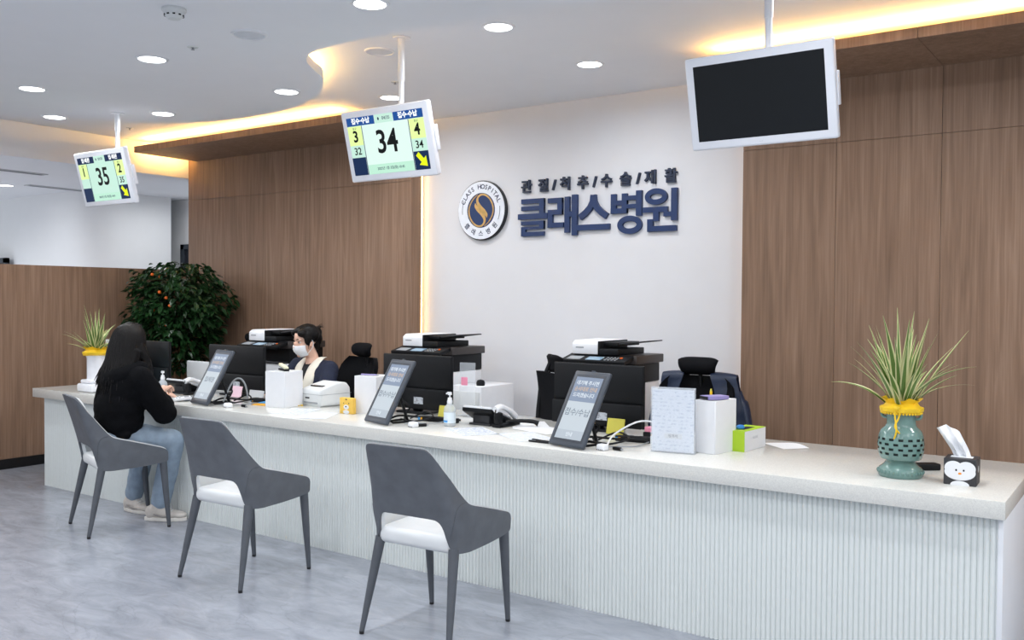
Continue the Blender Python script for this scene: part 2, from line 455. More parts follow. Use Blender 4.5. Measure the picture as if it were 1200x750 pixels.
o1 = offset_path(cp, .07); o2 = offset_path(cp, .082)
m = MB(); m.slab([[(x, y, ZL+.0555) for x, y in o1], [(x, y, ZL+.0555) for x, y in o2]], [[(x, y, ZL+.063) for x, y in o1], [(x, y, ZL+.063) for x, y in o2]])
struct(m.build('trim_led_cove', LEDC, smooth=0))
# left partition with its black skirting, the bulkhead over it and the rooms behind
struct(MB().b2(XP-.1, XP, -5, YW, 0, 1.748, bev=.002).build('wall_left', W, smooth=0))
struct(MB().b2(XP, XP+.012, -5, YW, 0, .085).build('baseboard_left', BASEB, smooth=0))
struct(MB().b2(XP-.12, XP, -5, YW+.05, 2.67, ZC+.02).build('trim_bulkhead', CEILM, smooth=0))
struct(MB().b2(-12.5, XP-.12, -5, 9, 2.67, 2.72).build('ceiling_far', CEILM, smooth=0))
fw = [(-12.4, 5.9), (-11.2, 5.735), (-10.6, 5.735), (-10.2, 5.76), (-9.98, 5.83), (-9.86, 5.96), (-9.82, 6.2), (-9.8, 6.78)]
fw2 = [(p.x, p.y) for p in spline([(x, y, 0) for x, y in fw], 6)]
struct(MB().prism(fw2+[(-12.4, 6.78)], 0, 2.67).build('wall_far', FARW, smooth=30))
struct(MB().b2(-12.4, -8.2, 7.0, 7.1, 0, 2.67).build('wall_far_recess', FARW, smooth=0))
def dframe(name, x0, x1, y, z):
    m = MB(); m.b2(x0, x0+.06, y-.05, y, 0, z); m.b2(x1-.06, x1, y-.05, y, 0, z); m.b2(x0, x1, y-.05, y, z-.06, z); m.b2(x0+.06, x1-.06, y-.03, y-.01, 0, z-.06, mi=1)
    return struct(m.build(name, [DARKDOOR, mat('dark_door_leaf', rgb(38, 42, 50), .4)], smooth=0))
dframe('door_1', -12.35, -11.52, 5.72, 1.94)
dframe('door_2', -9.86, -8.98, 7.0, 2.12)

# ------------------------------------------------------------------ ceiling fittings
def light(name, x, y, z, power, size=.15, col=(.97, .985, 1), spread=170):
    l = bpy.data.lights.new(name, 'AREA'); l.shape = 'DISK'; l.size = size; l.energy = power; l.color = col; l.spread = D(spread)
    o = bpy.data.objects.new(name, l); COL.objects.link(o); o.location = (x, y, z); return o
PW = 8.5
def downlight(x, y, z, label, group='recessed downlights'):
    t = thing('recessed_downlight', label, 'ceiling light', (x, y, z), 0, group)
    MB().lathe([(.074, -.001), (.076, -.006), (.09, -.005), (.094, 0)], 40).build('trim_ring', PWHITE, t)
    MB().lathe([(0, -.004), (.076, -.004), (.076, 0), (0, 0)], 40).build('diffuser', LAMP, t)
    light('downlight_glow', x, y, z-.012, PW if z > 2.7 else 2.5)
    return t
DL = [(-3.04, 3.16, ZL, 'recessed downlight in the lower ceiling, nearest the camera and cut by the frame top'),
      (-3.0, 4.12, ZC, 'recessed downlight in the upper ceiling just beyond its curved step'),
      (-4.79, 3.19, ZL, 'recessed downlight in the lower ceiling closest to the smoke detector'),
      (-6.14, 3.2, ZL, 'recessed downlight in the lower ceiling, leftmost of all over the counter'),
      (-6.96, 3.8, ZL, 'recessed downlight near the far end of the lower ceiling before the bulkhead'),
      (-6.14, 4.18, ZL, 'recessed downlight just beyond the pole of the display showing 35'),
      (-4.79, 4.19, ZL, 'recessed downlight beside the concave bend of the lower ceiling edge'),
      (-2.99, 5.09, ZC, 'recessed downlight in the upper ceiling before the white sign wall'),
      (-4.71, 5.12, ZC, 'recessed downlight partly behind the pole of the display showing 34'),
      (-10.23, 5.04, 2.67, 'recessed downlight in the far corridor ceiling beyond the bulkhead')]
for a in DL: downlight(*a)
for y, p in ((1.3, 14), (-.6, 18), (-2.6, 18)):
    for x in (-6.8, -4.9, -3.0, -1.1, .8): light('unseen_fill_lamp', x, y, ZL-.01, p*(.55 if x < -6 else 1), .2)  # out-of-view rows added to light the hall, no fittings modelled
for x, y in ((-1.1, 4.4), (-1.1, 3.0), (.9, 3.0), (.9, 4.6), (2.2, 3.6), (1.9, 2.0)): light('unseen_fill_lamp', x, y, (ZC if y > 4.2 else ZL)-.012, 11 if x < 1.5 else 24, .16)  # more out-of-view fill; the right-hand pair is added to brighten the end panel
for x, y in ((-9.2, 2.6), (-11.4, 2.6), (-9.3, .2), (-11.4, .2), (-8.9, 6.4)): light('corridor_fill', x, y, 2.655, 66 if y < 6 else 9, .9)  # unseen large fill lights added to brighten the far wall

t = thing('smoke_detector', 'round white smoke detector with dark slots on the ceiling', 'smoke detector', (-3.87, 2.695, ZL))
MB().lathe([(.055, 0), (.058, -.012), (.05, -.02), (.046, -.022)], 32).build('base', PWHITE2, t)
m = MB().lathe([(.046, -.02), (.045, -.034), (.036, -.042), (.028, -.05), (0, -.052)], 32)
m.build('sensor_head', PWHITE2, t)
m = MB()
for k in range(10):
    a = 2*PI*k/10; m.box((.0435*math.cos(a), .0435*math.sin(a), -.034), (.006, .012, .006), (0, 0, math.degrees(a)))
m.build('vent_slots', PBLACK, t)
def grille(x, y, z, label):
    t = thing('ceiling_speaker', label, 'speaker', (x, y, z), 0, 'round speaker grilles in the ceiling')
    MB().lathe([(.092, 0), (.09, -.008), (.08, -.009), (.079, -.004)], 40).build('rim', PWHITE, t)
    m = MB().lathe([(.079, -.004), (.05, -.0055), (0, -.006)], 40); m.build('grille', mat('speaker_grille', rgb(212, 216, 222), .6), t)
grille(-3.916, 3.175, ZL, 'round pale ceiling speaker grille in the lower ceiling')
grille(-3.891, 4.13, ZC, 'round pale ceiling speaker grille in the upper ceiling by a pole')
def sprinkler(x, y, z, label):
    t = thing('ceiling_sprinkler', label, 'sprinkler', (x, y, z), 0, 'fire sprinklers')
    MB().lathe([(.03, 0), (.028, -.004), (.012, -.005), (.012, -.001)], 24).build('escutcheon', PWHITE2, t)
    m = MB().lathe([(.007, 0), (.006, -.008), (.003, -.012), (.003, -.015), (.01, -.015), (.01, -.017), (0, -.017)], 16); m.build('nozzle', PGREY, t)
sprinkler(-4.374, 3.164, ZL, 'small fire sprinkler in the lower ceiling beside the smoke detector')
sprinkler(-7.502, 4.774, ZC, 'small fire sprinkler over the wood canopy of the darker corner')
sprinkler(-4.35, 4.772, ZC, 'small fire sprinkler in the upper ceiling by a downlight and pole')
for x, y, l in ((-8.99, 4.49, 'slim slot air vent in the corridor ceiling closest to the bulkhead'), (-9.98, 5.46, 'slim slot air vent in the corridor ceiling above the curved wall')):
    t = thing('slot_vent', l, 'vent', (x, y, 2.67), 0, 'slot vents in the corridor ceiling')
    m = MB(); m.b2(-.06, .06, -.32, -.3, -.008, 0); m.b2(-.06, .06, .3, .32, -.008, 0); m.b2(-.06, -.04, -.3, .3, -.008, 0); m.b2(.04, .06, -.3, .3, -.008, 0); m.build('frame', PLGREY, t)
    m = MB(); [m.box((-.025+.025*k, 0, -.004), (.004, .6, .008), (0, 25, 0)) for k in range(3)]; m.build('louvres', PGREY, t)

# ------------------------------------------------------------------ wall sign
t = thing('wall_emblem', 'round navy and white hospital emblem with a gold swirl', 'sign', (-4.464, YW-.0005, 2.187))
R0 = .238
back = MB().lathe([(0, 0), (R0, 0), (R0, .029), (R0-.004, .032), (0, .032)], 72, M=UP); back.build('backing_disc', NAVYS, t)
MB().lathe([(.139, 0), (R0-.008, 0), (R0-.008, .006), (.139, .006)], 72, M=Matrix.Translation((0, -.032, 0)) @ UP).build('white_ring', SIGNW, t)
MB().lathe([(0, 0), (.138, 0), (.138, .004), (0, .004)], 72, M=Matrix.Translation((0, -.032, 0)) @ UP).build('navy_centre', NAVY, t)
m = MB(); z0 = -.056
def swirl(m, pts, ws, rot=0):
    P = spline([(x, 0, z) for x, z in pts], 10); n = len(P); A, B = [], []
    for i, p in enumerate(P):
        tt = (P[min(i+1, n-1)]-P[max(i-1, 0)]).normalized(); nn = Vector((-tt.z, 0, tt.x))
        f = i/(n-1)*(len(ws)-1); k = min(int(f), len(ws)-2); w = ws[k]+(ws[k+1]-ws[k])*(f-k)
        A.append(p+nn*w); B.append(p-nn*w)
    if rot: A = [Vector((-a.x, 0, -a.z)) for a in A]; B = [Vector((-b.x, 0, -b.z)) for b in B]
    m.slab([[a+V(0, -.039, 0) for a in A], [b+V(0, -.039, 0) for b in B]], [[a+V(0, -.034, 0) for a in A], [b+V(0, -.034, 0) for b in B]])
SW = [(.012, -.128), (-.03, -.126), (-.085, -.1), (-.122, -.04), (-.122, .035), (-.088, .098), (-.045, .125)]
for rr in ():
    swirl(m, [(-.045, .128), (-.095, .09), (-.125, .03), (-.126, -.03), (-.1, -.085), (-.05, -.12), (.005, -.122), (.045, -.1), (.055, -.06)], [.001, .006, .008, .008, .008, .008, .009, .012, .004], rr)
    swirl(m, [(-.055, .028), (-.045, -.006), (-.008, -.042), (.03, -.075), (.045, -.112), (.03, -.13)], [.002, .018, .026, .024, .014, .001], rr)
S_ = [(.27, -.96), (.62, -.68), (.88, -.25), (.9, .2), (.7, .62), (.36, .9), (.0, .95), (-.24, .78), (-.27, .52), (-.08, .22), (.2, -.05), (.4, -.28), (.44, -.46)]
for rr in (0, 1): swirl(m, [(x*.131, z*.131) for x, z in S_], [.002, .004, .005, .006, .006, .0065, .007, .008, .011, .015, .017, .013, .001], rr)
m.build('gold_swirl', GOLD, t, smooth=0)
m = MB(); r = .19; EINK = mat('emblem_ink', rgb(44, 56, 84), .5)
def arc_text(m, s, r, a0, a1, size, flip=False):
    n = len(s)
    for i, ch in enumerate(s):
        if ch == ' ': continue
        a = D(lerp(a0, a1, i/(n-1)))
        rot = a-PI/2 if not flip else a+PI/2
        M = Matrix.Translation((r*math.cos(a), -.0385, r*math.sin(a))) @ Matrix.Rotation(-rot, 4, 'Y') @ UP
        MB().text(ch, size, M, .0005, .0009).build('ring_letter', EINK, t, smooth=0)
arc_text(m, 'CLASS HOSPITAL', .187, 158, 22, .052)
arc_text(m, '클래스병원', .187, 222, 318, .05, True)
for sgn in (0, 1):
    pts = [(.187*math.cos(D(a+180*sgn)), -.0385, .187*math.sin(D(a+180*sgn))) for a in range(-25, 11, 3)]
    MB().tube(pts, .0022, 6).build('ring_line', EINK, t)
m.bm.free()

t = thing('hospital_name_sign', 'large raised navy Korean letters reading the hospital name', 'sign', (-3.46, YW-.0005, 2.112))
def glyph(fn, x, name='letter'):
    m = MB(); fn(m); m.xf(Matrix.Translation((x, 0, 0)))
    return m.build(name, [NAVY, NAVYS], t, smooth=30)
TH = .024
LAY = [0]
def bar(m, x0, z0, x1, z1, cut=0):
    LAY[0] = (LAY[0]+1) % 7; m.b2(x0, x1, -TH-.0004*LAY[0], .0001*LAY[0], z0, z1)
def stroke(m, pts, w):
    P = [Vector((x, 0, z)) for x, z in pts]; n = len(P); A, B = [], []
    for i, p in enumerate(P):
        a = P[max(i-1, 0)]; b = P[min(i+1, n-1)]; tt = (b-a).normalized(); nn = Vector((-tt.z, 0, tt.x))
        A.append(p+nn*w/2); B.append(p-nn*w/2)
    LAY[0] = (LAY[0]+1) % 7; k = -TH-.0004*LAY[0]; m.slab([[a+V(0, k, 0) for a in A], [b+V(0, k, 0) for b in B]], [A, B])
def ring(m, cx, cz, rx, rz, w):
    n = 40; A, B, A2, B2 = [], [], [], []
    for k in range(n+1):
        a = 2*PI*k/n; c, s_ = math.cos(a), math.sin(a)
        A.append(V(cx+rx*c, -TH, cz+rz*s_)); B.append(V(cx+(rx-w)*c, -TH, cz+(rz-w)*s_)); A2.append(V(cx+rx*c, 0, cz+rz*s_)); B2.append(V(cx+(rx-w)*c, 0, cz+(rz-w)*s_))
    m.slab([A, B], [A2, B2])
b_ = .046
def g_keul(m):
    bar(m, -.105, .105, .105, .142); bar(m, .062, .0, .105, .142); bar(m, -.105, .052, .105, .085)
    bar(m, -.135, -.015, .135, .028)
    bar(m, -.105, -.06, .105, -.03); bar(m, .065, -.094, .105, -.03); bar(m, -.105, -.094, .105, -.072); bar(m, -.105, -.146, -.065, -.072); bar(m, -.105, -.146, .105, -.112)
def g_rae(m):
    bar(m, -.128, .098, .0, .136); bar(m, -.042, .01, 0, .136); bar(m, -.128, .01, .0, .048); bar(m, -.128, -.088, -.086, .048); bar(m, -.128, -.088, .012, -.05)
    bar(m, .022, -.13, .064, .14); bar(m, .06, -.012, .09, .028); bar(m, .086, -.152, .132, .152)
def g_seu(m):
    stroke(m, [(.0, .14), (-.006, .09), (-.03, .045), (-.07, .008), (-.115, -.022)], b_)
    stroke(m, [(.0, .14), (.006, .09), (.03, .045), (.07, .008), (.115, -.022)], b_)
    bar(m, -.138, -.118, .138, -.076)
def g_byeong(m):
    bar(m, -.125, -.008, -.083, .135); bar(m, -.035, -.008, .007, .135); bar(m, -.125, .052, .007, .086); bar(m, -.125, -.008, .007, .03)
    bar(m, .08, -.03, .125, .15); bar(m, .0, .085, .09, .116); bar(m, .0, .026, .09, .056)
    ring(m, .028, -.092, .098, .066, .04)
def g_won(m):
    ring(m, -.03, .098, .086, .058, .038)
    bar(m, -.135, -.012, .06, .026); bar(m, -.05, -.075, -.008, .0); bar(m, .03, -.045, .1, -.012)
    bar(m, .088, -.075, .132, .152)
    bar(m, -.095, -.148, -.052, -.06); bar(m, -.095, -.148, .128, -.108)
for fn, x in ((g_keul, -.519), (g_rae, -.251), (g_seu, .018), (g_byeong, .291), (g_won, .557)): glyph(fn, x)
t = thing('department_lettering', 'row of small navy Korean letters and slashes above the hospital name', 'sign', (-3.45, YW-.0005, 2.344))
NAVY2 = mat('dark_navy_small_letters', rgb(34, 46, 70), .5)
for ch, x in zip(['관', '절', '/', '척', '추', '/', '수', '술', '/', '재'], [-.592, -.435, -.338, -.238, -.086, .016, .114, .271, .374, .471]):
    MB().text(ch, .105, Matrix.Translation((x, -.012, 0)) @ UP, .011, .0028).build('letter', NAVY2, t, smooth=0)
MB().text('활', .105, Matrix.Translation((.627, -.012, 0)) @ UP, .011, .0028).build('letter', NAVY2, t, smooth=0)

# ------------------------------------------------------------------ hanging displays
def display(x, label, content, ztop):
    t = thing('hanging_display', label, 'display screen', (x, 3.9, 2.36), 0, 'white displays hung on ceiling poles')
    R = Matrix.Rotation(D(14), 4, 'X')      # leans forward: top towards the visitors
    w, h, bz = .65, .405, .038
    m = MB(); m.b2(-w/2, w/2, -.03, .012, -h/2, h/2, bev=.01, seg=3)
    m.b2(-w/2+.06, w/2-.06, .01, .05, -h/2+.05, h/2-.05, bev=.015)
    m.b2(w/2-.004, w/2+.004, .0, .03, -.07, .07, bev=.003)
    m.xf(R); m.build('housing', TVW, t)
    sw, sh = w/2-bz, h/2-bz
    y = -.0306
    if content is None:
        MB().b2(-sw, sw, y, y+.004, -sh, sh).xf(R).build('screen', SCRB, t, smooth=0)
        MB().text('·····', .012, R @ Matrix.Translation((0, y-.0004, -h/2+.018)) @ UP).build('maker_mark', PGREY, t, smooth=0)
    else:
        hd, L, ln, Rr, rn, mid = content
        mats = [MINTL if hd == '접수·수납' else MINT, SBLUE, SNAVY, SLIME, MINT, MINT2, SYEL, SWHT, SBLK]
        if hd != '접수·수납': mats[1] = SNAVY
        m = MB(); W2, H2 = 2*sw, 2*sh
        def q(u0, u1, v0, v1, mi, k):      # a field of the screen's layout
            m.b2(-sw+u0*W2, -sw+u1*W2, y-.0005*k, y+.003, sh-v1*H2, sh-v0*H2, mi=mi)
        q(0, 1, 0, 1, 0, 0)
        q(0, .375, 0, .145, 1, 1); q(.625, 1, 0, .145, 1, 1); q(.38, .62, 0, .145, 4, 1)
        for u0, u1 in ((0, .185), (.815, 1)):
            q(u0, u1, .15, .48, 3, 1); q(u0, u1, .48, .69, 4, 1); q(u0, u1, .69, 1, 2, 1)
        q(.188, .196, .15, 1, 2, 1); q(.804, .812, .15, 1, 2, 1)
        q(.2, .8, .835, 1, 5, 1)
        def tx(s, u, v, size, mi, off=.0, sx=1.): m.text(s, size, Matrix.Translation((-sw+u*W2, y-.0012, sh-v*H2)) @ UP, .0004, off, mi, 'CENTER', sx)
        tx(hd, .19, .072, .036, 7, .0012); tx(hd, .81, .072, .036, 7, .0012)
        tx(str(L), .095, .335, .088, 8, .0024, .95); tx(str(Rr), .905, .335, .088, 8, .0024, .95)
        if ln: tx(str(ln), .095, .585, .058, 8, .0008)
        tx(str(rn), .905, .585, .058, 8, .0008)
        tx('창구', .095, .195, .016, 2); tx('창구', .905, .195, .016, 2)
        tx(mid, .5, .48, .18, 8, .003, .92)
        tx('04/35' if hd == '접수·수납' else '03/35', .53, .072, .026, 2); m.ell((-sw+.43*W2, y-.001, sh-.072*H2), (.006, .001, .009), mi=2)
        tx('2022년 1월 3일(월) 10:45', .5, .915, .02, 2)
        # arrow pointing to the lower corner
        a = [(-.014, .05), (.014, .05), (.014, .0), (.036, .0), (0, -.046), (-.036, .0), (-.014, .0)]
        m.prism(a, 0, .0004, Matrix.Translation((-sw+.918*W2, y-.001, sh-.845*H2)) @ UP @ Matrix.Rotation(D(42), 4, 'Z'), 6)
        m.xf(R); m.build('screen', mats, t, smooth=0)
    m = MB().tube([(0, .05, -.06), (0, .085, -.02), (0, .085, ztop-2.36)], .0155, 20)
    m.tube([(0, .085, .36), (0, .085, ztop-2.36)], .0195, 20)
    m.lathe([(.05, ztop-2.36-.001), (.05, ztop-2.36-.007), (.02, ztop-2.36-.008)], 24, (0, .085, 0))
    m.build('ceiling_pole', POLE, t)
    return t
display(-6.42, 'white hanging display showing a large 35 between counters 1 and 2', ('입·퇴원', 1, '', 2, 35, '35'), ZL)
display(-3.585, 'white hanging display showing a large 34 between counters 3 and 4', ('접수·수납', 3, 32, 4, 34, '34'), ZC)
display(-1.435, 'white hanging display with a blank black screen', None, ZC)
# ------------------------------------------------------------------ counter
ZT = .76
t = thing('counter_top', 'long pale speckled stone counter top over the fluted base', 'worktop', (0, 0, 0))
m = MB(); m.b2(-7.2, -.449, 3.745, 4.703, .692, ZT, bev=.003); m.build('slab', ST, t, smooth=30)
t = thing('reception_counter', 'long white fluted reception counter base', 'counter', (0, 0, 0))
m = MB(); x0, x1, p = -7.13, -.475, .0211
n = int((x1-x0)/p); prof = []
for i in range(n):
    for k in range(8):
        a = PI*k/8; prof.append((x0+p*(i+k/8), 3.806-.0095*math.sin(a)**.75))
prof.append((x0+p*n, 3.806))
m.grid([[(x, y, 0) for x, y in prof], [(x, y, .692) for x, y in prof]])
m.b2(x0, x1, 3.806, 3.83, 0, .692)
m.build('fluted_front', FLUTE, t, smooth=60)
MB().b2(-.478, -.459, 3.795, 4.69, 0, .692, bev=.002).build('end_panel', ENDP, t)
MB().b2(-7.13, -7.11, 3.83, 4.69, 0, .692, bev=.002).build('end_panel', ENDP, t)
MB().b2(-7.1, -.48, 4.22, 4.24, .1, .692).build('modesty_panel', ENDP, t)
for x in (-5.55, -3.9, -2.2): MB().b2(x-.012, x+.012, 4.24, 4.68, 0, .692).build('support_panel', ENDP, t)

# ------------------------------------------------------------------ visitor chairs
def make_chair(label):
    t = thing('visitor_chair', label, 'chair', (0, 0, 0), 0, 'grey visitor chairs at the counter')
    K = [(0, -.205, .858, .546), (.06, -.205, .858, .546), (.11, -.205, .858, .546), (.145, -.205, .858, .542), (.168, -.204, .857, .518), (.186, -.2, .851, .452), (.205, -.19, .83, .415), (.219, -.175, .79, .405),
         (.228, -.155, .73, .402), (.234, -.132, .667, .401), (.239, -.106, .617, .401), (.242, -.075, .596, .403), (.245, .0, .572, .407), (.245, .08, .549, .412), (.244, .14, .531, .417), (.241, .185, .517, .422), (.237, .212, .501, .427), (.235, .222, .48, .437)]
    full = [(-a, b, c, d) for a, b, c, d in K[:0:-1]]+K
    # denser along the run
    P3 = spline([(a, b, c) for a, b, c, d in full], 3); Q3 = spline([(a, b, d) for a, b, c, d in full], 3)
    NV = 9
    def surf(j, v, inset=0., extra=0.):
        a, b = P3[j], Q3[j]; z = b.z+(a.z+extra-b.z)*v; x, y = a.x, a.y
        rear = min(1, max(0, (-.02-y)/.15))
        f = max(0, (z-.45)/.4)
        y2 = y-.115*f**1.25*rear; k = 1-.14*max(0, (z-.56)/.3)*rear
        x2 = x*k*(1+.02*math.sin(PI*min(1, max(0, (z-.42)/.25))))
        # inward normal of the run
        c = P3[max(j-1, 0)]; d = P3[min(j+1, len(P3)-1)]; tx, ty = d.x-c.x, d.y-c.y; l = math.hypot(tx, ty) or 1
        nx, ny = -ty/l, tx/l
        return V(x2+nx*inset, y2+ny*inset, z)
    J = range(len(P3)); VV = [i/(NV-1) for i in range(NV)]
    A = [[surf(j, v) for j in J] for v in VV]; B = [[surf(j, v, .014) for j in J] for v in VV]
    MB().slab(A, B).build('outer_shell', CHAIRG, t, smooth=50)
    A = [[surf(j, .02+.98*v, .0145, .007) for j in J] for v in VV]; B = [[surf(j, .03+.955*v, .034, .0) for j in J] for v in VV]
    MB().slab(A, B).build('inner_lining', CHAIRW, t, smooth=50)
    # stitched seam where the back meets the arms
    for s in (-1, 1):
        c0 = len(P3)//2; pts = []
        for k in range(9):
            u = k/8; jj = c0+s*(30-u*14); j0 = int(math.floor(jj)); f = jj-j0; v = 1-u*.93
            pts.append(surf(j0, v, -.0008)*(1-f)+surf(j0+1, v, -.0008)*f)
        MB().tube(pts, .0016, 6).build('seam', LEGM, t)
    m = MB(); m.box((0, .004, .44), (.408, .392, .076), (2, 0, 0), bev=.03, seg=4); m.ell((0, .01, .456), (.19, .175, .03), (2, 0, 0)); m.build('seat_cushion', CHAIRW, t, smooth=60)
    MB().box((0, .02, .42), (.32, .28, .03), (2, 0, 0), bev=.005).build('seat_frame', LEGM, t)
    for sx, yt, yf, xt, xf in ((-1, -.17, -.255, .2, .236), (1, -.17, -.255, .2, .236), (-1, .195, .232, .215, .218), (1, .195, .232, .215, .218)):
        top = .42 if yt < 0 else .44
        lg = MB().tube([(sx*xt, yt, top), (sx*lerp(xt, xf, .5), lerp(yt, yf, .5), lerp(top, .01, .5)), (sx*xf, yf, .012)], [.024, .0185, .0115], 14).build('leg', LEGM, t)
        MB().tube([(sx*xf, yf, .013), (sx*(xf+.0005), yf, 0)], [.0115, .0105], 14).build('foot_tip', LEGTIP, lg)
    return t
ch = make_chair('empty grey visitor chair closest to the camera, in front of the middle tablet')
ch.location = (-2.64, 3.205, 0); ch.rotation_euler = (0, 0, D(3))
dup(ch, (-3.995, 3.235, 0), 2, 'empty grey visitor chair next to the seated visitor, second along the counter')
dup(ch, (-5.48, 3.425, 0), -17, 'grey visitor chair on which the visitor in the black hoodie sits')
# ------------------------------------------------------------------ desk items
def monitor(label, x0, x1, y, z0=.785, z1=1.125, rot=0):
    w = x1-x0; xc = (x0+x1)/2
    t = thing('monitor', label, 'monitor', (xc, y, ZT), rot, 'black monitors seen from behind')
    a, b = z0-ZT, z1-ZT
    m = MB(); m.b2(-w/2, w/2, 0, .018, a, b, bev=.004)
    m.b2(-w/2+.004, w/2-.004, -.006, .004, a+.135, b-.004, bev=.003); m.build('panel_housing', PBLACK, t)
    m = MB(); m.b2(-w/2+.003, w/2-.003, -.026, .004, a+.002, a+.13, bev=.006); m.build('rear_cover', PBLACK, t)
    MB().b2(-w/2+.01, w/2-.01, .0175, .019, a+.02, b-.01).build('screen', SCRB, t, smooth=0)
    MB().b2(.0, .075, -.0275, -.0258, a+.035, a+.078).build('rating_label', MATS.get('rating_print') or printed_mat('rating_print', rgb(190, 196, 204), rgb(60, 66, 76), 90, 130), t, smooth=0)
    m = MB(); m.b2(-.03, .03, .0, .03, .012, a+.05, bev=.004); m.build('stand_neck', PBLACK, t)
    MB().b2(-.12, .12, -.06, .12, 0, .012, bev=.005).build('stand_base', PBLACK, t)
    return t
monitor('black monitor facing staff behind the tablet closest to the fluted vase', -2.83, -2.26, 4.45)
monitor('black monitor behind the middle tablet and the clear acrylic sheet', -4.12, -3.553, 4.42)
monitor('black monitor between the first tablet and the masked receptionist', -5.885, -5.26, 4.4)
monitor('black monitor half hidden by the visitor\'s long hair', -6.98, -6.41, 4.42)

def tablet(label, x, y, rot, header, main):
    """portrait information tablet leaning back on a wire stand"""
    t = thing('tablet_display', label, 'tablet', (x, y, ZT), rot, 'portrait information tablets on the counter')
    w, h = .238, .402; R = Matrix.Translation((0, 0, .012)) @ Matrix.Rotation(D(-29), 4, 'X')
    m = MB(); m.b2(-w/2, w/2, 0, .022, 0, h, bev=.009, seg=3); m.b2(-.012, .012, .002, .018, h-.004, h+.006, bev=.003)
    m.xf(R); m.build('housing', SLATE, t)
    m = MB(); sw = w/2-.03; z0, z1 = .036, h-.035; H2 = z1-z0
    def q(a, b, mi, k): m.b2(-sw, sw, -.0008-.0004*k, .002, z1-b*H2, z1-a*H2, mi=mi)
    q(0, 1, 0, 0); q(0, .4, 1, 1); q(.86, 1, 2, 1)
    def tx(s, v, size, mi, off=.0004): m.text(s, size, Matrix.Translation((0, -.0022, z1-v*H2)) @ UP, .0003, off, mi)
    for i, s in enumerate(header): tx(s, .1+.1*i, .026, 4 if i == 1 else 3)
    tx(main, .58, .043, 5, .0002); tx('안내', .93, .024, 3)
    m.xf(R); m.build('screen', [KGREY, KBLUE, lit('tablet_footer', rgb(176, 186, 196), .85), KTXT, KORG, KDRK], t, smooth=0)
    MB().b2(-sw-.012, sw+.012, -.0004, .001, z0-.014, z1+.014).xf(R).build('bezel_glass', mat('tablet_bezel', rgb(44, 50, 60), .35), t, smooth=0)
    P = R @ V(0, .02, .26)
    m = MB(); m.tube([P, (0, P.y+.05, .1), (0, P.y+.085, .004)], .009, 10); m.tube([(-.07, P.y+.085, .006), (.07, P.y+.085, .006)], .006, 8)
    m.tube([R @ V(-.04, .02, .05), (-.04, .1, .006), (-.05, P.y+.085, .006)], .006, 8); m.tube([R @ V(.04, .02, .05), (.04, .1, .006), (.05, P.y+.085, .006)], .006, 8)
    m.build('stand', PBLACK, t)
    return t
H3 = ['대기해 주시면', '순서대로 안내', '드리겠습니다']
tablet('slate tablet display closest to the fluted vase, leaning before a monitor', -2.353, 3.80, -13, H3, '접수/수납')
tablet('slate tablet display in front of the monitor with the clear acrylic sheet', -3.663, 3.855, -14, H3, '접수/수납')
tablet('dark tablet display beside the seated visitor\'s hands', -5.235, 3.822, -10, H3, '입/퇴원')

def adapter(x, y, rot, label):
    t = thing('cable_hub', label, 'charger', (x, y, ZT), rot, 'small white hubs beside the tablets')
    m = MB(); m.box((0, 0, .0155), (.052, .046, .031), bev=.009, seg=3, taper=(.9, .9)); m.build('body', PWHITE, t)
    m = MB(); [m.box((-.015+.01*k, -.0232, .006), (.004, .002, .003)) for k in range(4)]; m.build('ports', PDARK, t)
adapter(-2.178, 3.86, -8, 'small white cable hub beside the tablet closest to the fluted vase')
adapter(-3.413, 3.905, -8, 'small white cable hub beside the middle tablet')
adapter(-4.97, 3.86, -8, 'small white cable hub beside the tablet near the seated visitor')

def cable(label, pts, r=.0035, m=None, group='loose cables on the counter'):
    mm = MB(); mm.tube(spline(pts, 10), r, 8); o = mm.build('cable', m or PBLACK); tag(o, label, 'cable', group); return o
Z = ZT
def cables(x, y, nm):
    L = ['thick black cable in the tangle behind the tablet %s', 'looped black cable in the tangle behind the tablet %s', 'thin grey cable in the tangle behind the tablet %s']
    cable(L[0] % nm, [(x-.06, y+.16, Z+.005), (x, y+.2, Z+.03), (x+.09, y+.28, Z+.02), (x+.2, y+.33, Z+.02), (x+.3, y+.4, Z+.006)], .006)
    cable(L[1] % nm, [(x+.0, y+.2, Z+.13), (x+.04, y+.24, Z+.08), (x+.02, y+.22, Z+.02), (x+.12, y+.16, Z+.008), (x+.2, y+.26, Z+.03), (x+.11, y+.31, Z+.05), (x+.02, y+.27, Z+.008)], .005)
    cable(L[2] % nm, [(x+.18, y+.04, Z+.012), (x+.2, y+.1, Z+.012), (x+.27, y+.2, Z+.008), (x+.26, y+.36, Z+.008)], .003, PGREY)
cables(-2.353, 3.82, 'closest to the fluted vase'); cables(-3.663, 3.87, 'in the middle'); cables(-5.235, 3.83, 'near the visitor')
cable('white cable arching up beside the white hub, closest to the fluted vase', [(-2.18, 3.9, Z+.01), (-2.19, 4.0, Z+.06), (-2.12, 4.13, Z+.115), (-2.02, 4.17, Z+.1), (-1.98, 4.2, Z+.03), (-1.97, 4.22, Z+.006)], .0045, PWHITE)
cable('grey cable arching against the monitor near the receptionist', [(-5.2, 4.0, Z+.01), (-5.19, 4.06, Z+.13), (-5.16, 4.1, Z+.165), (-5.12, 4.12, Z+.12), (-5.11, 4.14, Z+.006)], .006, PGREY)
def plug(x, y, rot, label):
    t = thing('cable_plug', label, 'plug', (x, y, ZT), rot, 'black plugs beside the white hubs')
    MB().box((0, 0, .009), (.05, .018, .016), bev=.004).build('body', PBLACK, t); MB().box((.031, 0, .009), (.014, .01, .007), bev=.002).build('connector', PGREY, t)
